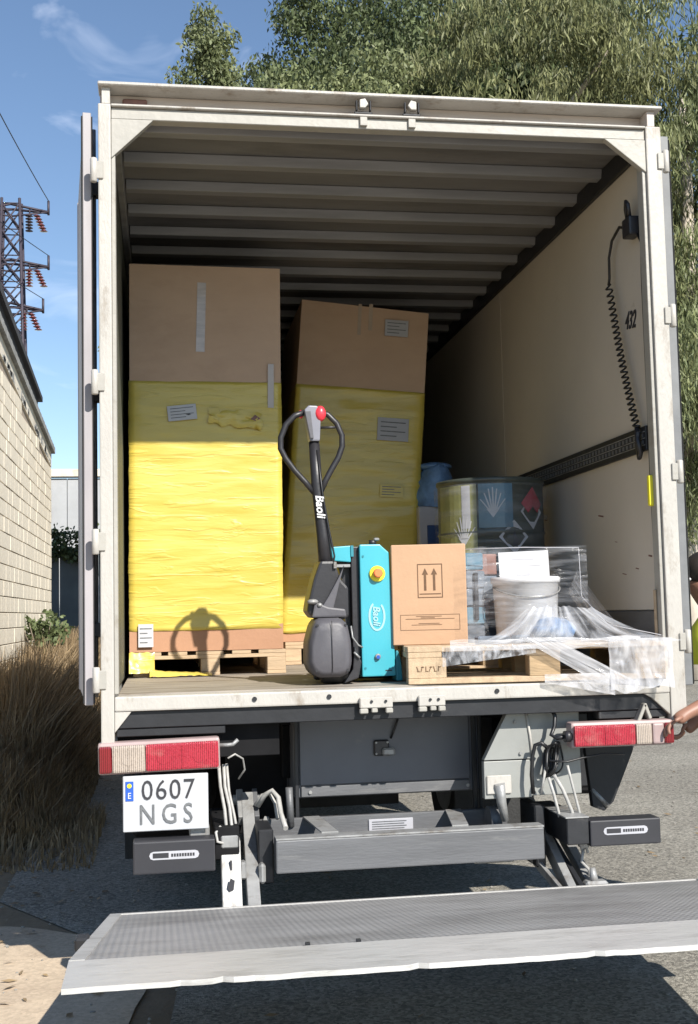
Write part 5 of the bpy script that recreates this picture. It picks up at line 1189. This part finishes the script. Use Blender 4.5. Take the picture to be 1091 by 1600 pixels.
J_ = [(1.92, .42, .98, (.15, .12)),      # 0 pelvis
      (1.84, .41, 1.15, (.14, .11)),     # 1 waist
      (1.73, .38, 1.33, (.16, .12)),     # 2 chest
      (1.65, .36, 1.44, (.10, .09)),     # 3 neck base
      (1.60, .35, 1.52, .055),           # 4 neck
      (1.545, .34, 1.60, (.085, .075)),  # 5 head low
      (1.53, .34, 1.70, (.098, .085)),   # 6 head top
      (1.66, .20, 1.41, .065),           # 7 L shoulder
      (1.62, .06, 1.24, .048),           # 8 L elbow
      (1.44, .0, 1.15, .040),            # 9 L forearm
      (1.24, -.035, 1.075, .028),        # 10 L wrist
      (1.195, -.045, 1.050, (.036, .020)),   # 11 L palm
      (1.70, .54, 1.40, .065), (1.70, .60, 1.14, .048), (1.56, .56, .98, .034), (1.50, .54, .95, (.036, .02)),  # 12-15 R arm
      (1.93, .32, .90, .098), (1.90, .31, .50, .066), (1.98, .31, .10, .045), (1.86, .31, .05, .045),   # 16-19 L leg
      (1.96, .52, .90, .098), (2.02, .53, .50, .066), (2.14, .53, .10, .045), (2.02, .53, .05, .045)]   # 20-23 R leg
E_ = [(0, 1), (1, 2), (2, 3), (3, 4), (4, 5), (5, 6), (3, 7), (7, 8), (8, 9), (9, 10), (10, 11), (3, 12), (12, 13), (13, 14), (14, 15), (0, 16), (16, 17), (17, 18), (18, 19), (0, 20), (20, 21), (21, 22), (22, 23)]
bm_ = skin_mesh('body', J_, E_, 0)
# fingers joined into the same mesh
def fingers(palm, d, side, nrm):
    res = []
    for k, ln in enumerate((.062, .072, .068, .052)):
        a = Vector(palm)+side*(.030-.020*k)-d*.01; b = a+d*ln*.45; c = b+d*ln*.33-nrm*.014; e = c+d*ln*.12-nrm*.022
        res.append(skin_mesh('finger', [(*a, .0095), (*b, .009), (*c, .0085), (*e, .0075)], [(0, 1), (1, 2), (2, 3)], 0, 1))
    a = Vector(palm)+side*.030-d*.045; b = a+side*.026+d*.02; c = b+side*.004+d*.032
    res.append(skin_mesh('finger', [(*a, .012), (*b, .0105), (*c, .009)], [(0, 1), (1, 2)], 0, 1)); return res
d_ = Vector((-.88, -.10, -.42)).normalized(); sd2 = Vector((-.05, -.9, .30)).normalized(); nr = d_.cross(sd2)
bmm = bmesh.new(); bmm.from_mesh(bm_)
for q in fingers((1.172, -.050, 1.040), d_, sd2, nr if nr.z > 0 else -nr) + fingers((1.49, .54, .94), Vector((-.5, 0, -.86)), Vector((-.4, -.8, .2)).normalized(), Vector((.86, 0, -.5))): bmm.from_mesh(q)
bmm.to_mesh(bm_); bmm.free()
for v in bm_.vertices:  # face relief: nose, brow, chin on the side looking towards -X
    c = v.co; p = Vector((c.x-1.53, c.y-.34, c.z-1.655))
    if c.z > 1.56 and p.x < -.03:
        v.co.x -= .028*math.exp(-(p.y/.016)**2-((c.z-1.640)/.022)**2)
        v.co.x += .012*(math.exp(-((p.y-.034)/.016)**2-((c.z-1.668)/.013)**2)+math.exp(-((p.y+.034)/.016)**2-((c.z-1.668)/.013)**2))
        v.co.x -= .008*math.exp(-(p.y/.03)**2-((c.z-1.603)/.009)**2)
    v.co -= off_
for mn in ('skin', 'shirt_dark', 'trouser_dark', 'boot'): bm_.materials.append(MATS[mn])
for p in bm_.polygons:
    c = p.center+off_; p.use_smooth = True
    if c.z > 1.505 or c.x < 1.54 and c.z > 1.0: k = 0
    elif c.z > .97: k = 1
    elif c.z > .13: k = 2
    else: k = 3
    if c.x < 1.60 and c.z < 1.06 and c.z > .85: k = 0
    p.material_index = k
bo = bpy.data.objects.new('body', bm_); COL.objects.link(bo); bo.parent = PE
MB().ell((1.548, .34, 1.715), .100, .090, .088, 20).build('hair', 'hair', PE)
MB().ell((1.448, .305, 1.668), .010, .012, .008, 10).ell((1.448, .375, 1.668), .010, .012, .008, 10).build('eye', 'label_white', PE)
MB().ell((1.55, .252, 1.645), .020, .010, .030, 12).ell((1.55, .428, 1.645), .020, .010, .030, 12).build('ear', 'skin', PE)
MB().tube([(1.437, .325, 1.612), (1.434, .34, 1.611), (1.437, .355, 1.612)], .006, 8).build('mouth', 'lens_dark_red', PE)
def vest(u, v):
    th = u*2*math.pi; q = v
    c = Vector((1.90, .42, 1.02)).lerp(Vector((1.66, .36, 1.46)), q); rx = .175+.02*math.sin(q*3.1)-.04*q; ry = .225+.02*math.sin(q*3.1)-.03*q*q
    return c+Vector((rx*math.cos(th), ry*math.sin(th), .10*math.cos(th)*-.0+.45*rx*math.cos(th)))
sheet('vest', 'shirt_dark', PE, vest, 32, 14)
def collar(u, v):
    th = u*2*math.pi; c = Vector((1.70, .37, 1.34)).lerp(Vector((1.60, .35, 1.51)), v); r_ = .205-.125*v*v
    return c+Vector((r_*math.cos(th)*1.1, r_*math.sin(th)*1.15, .35*r_*math.cos(th)))
sheet('hi_vis_collar', 'hi_vis', PE, collar, 28, 6)
PE.location.x -= .015
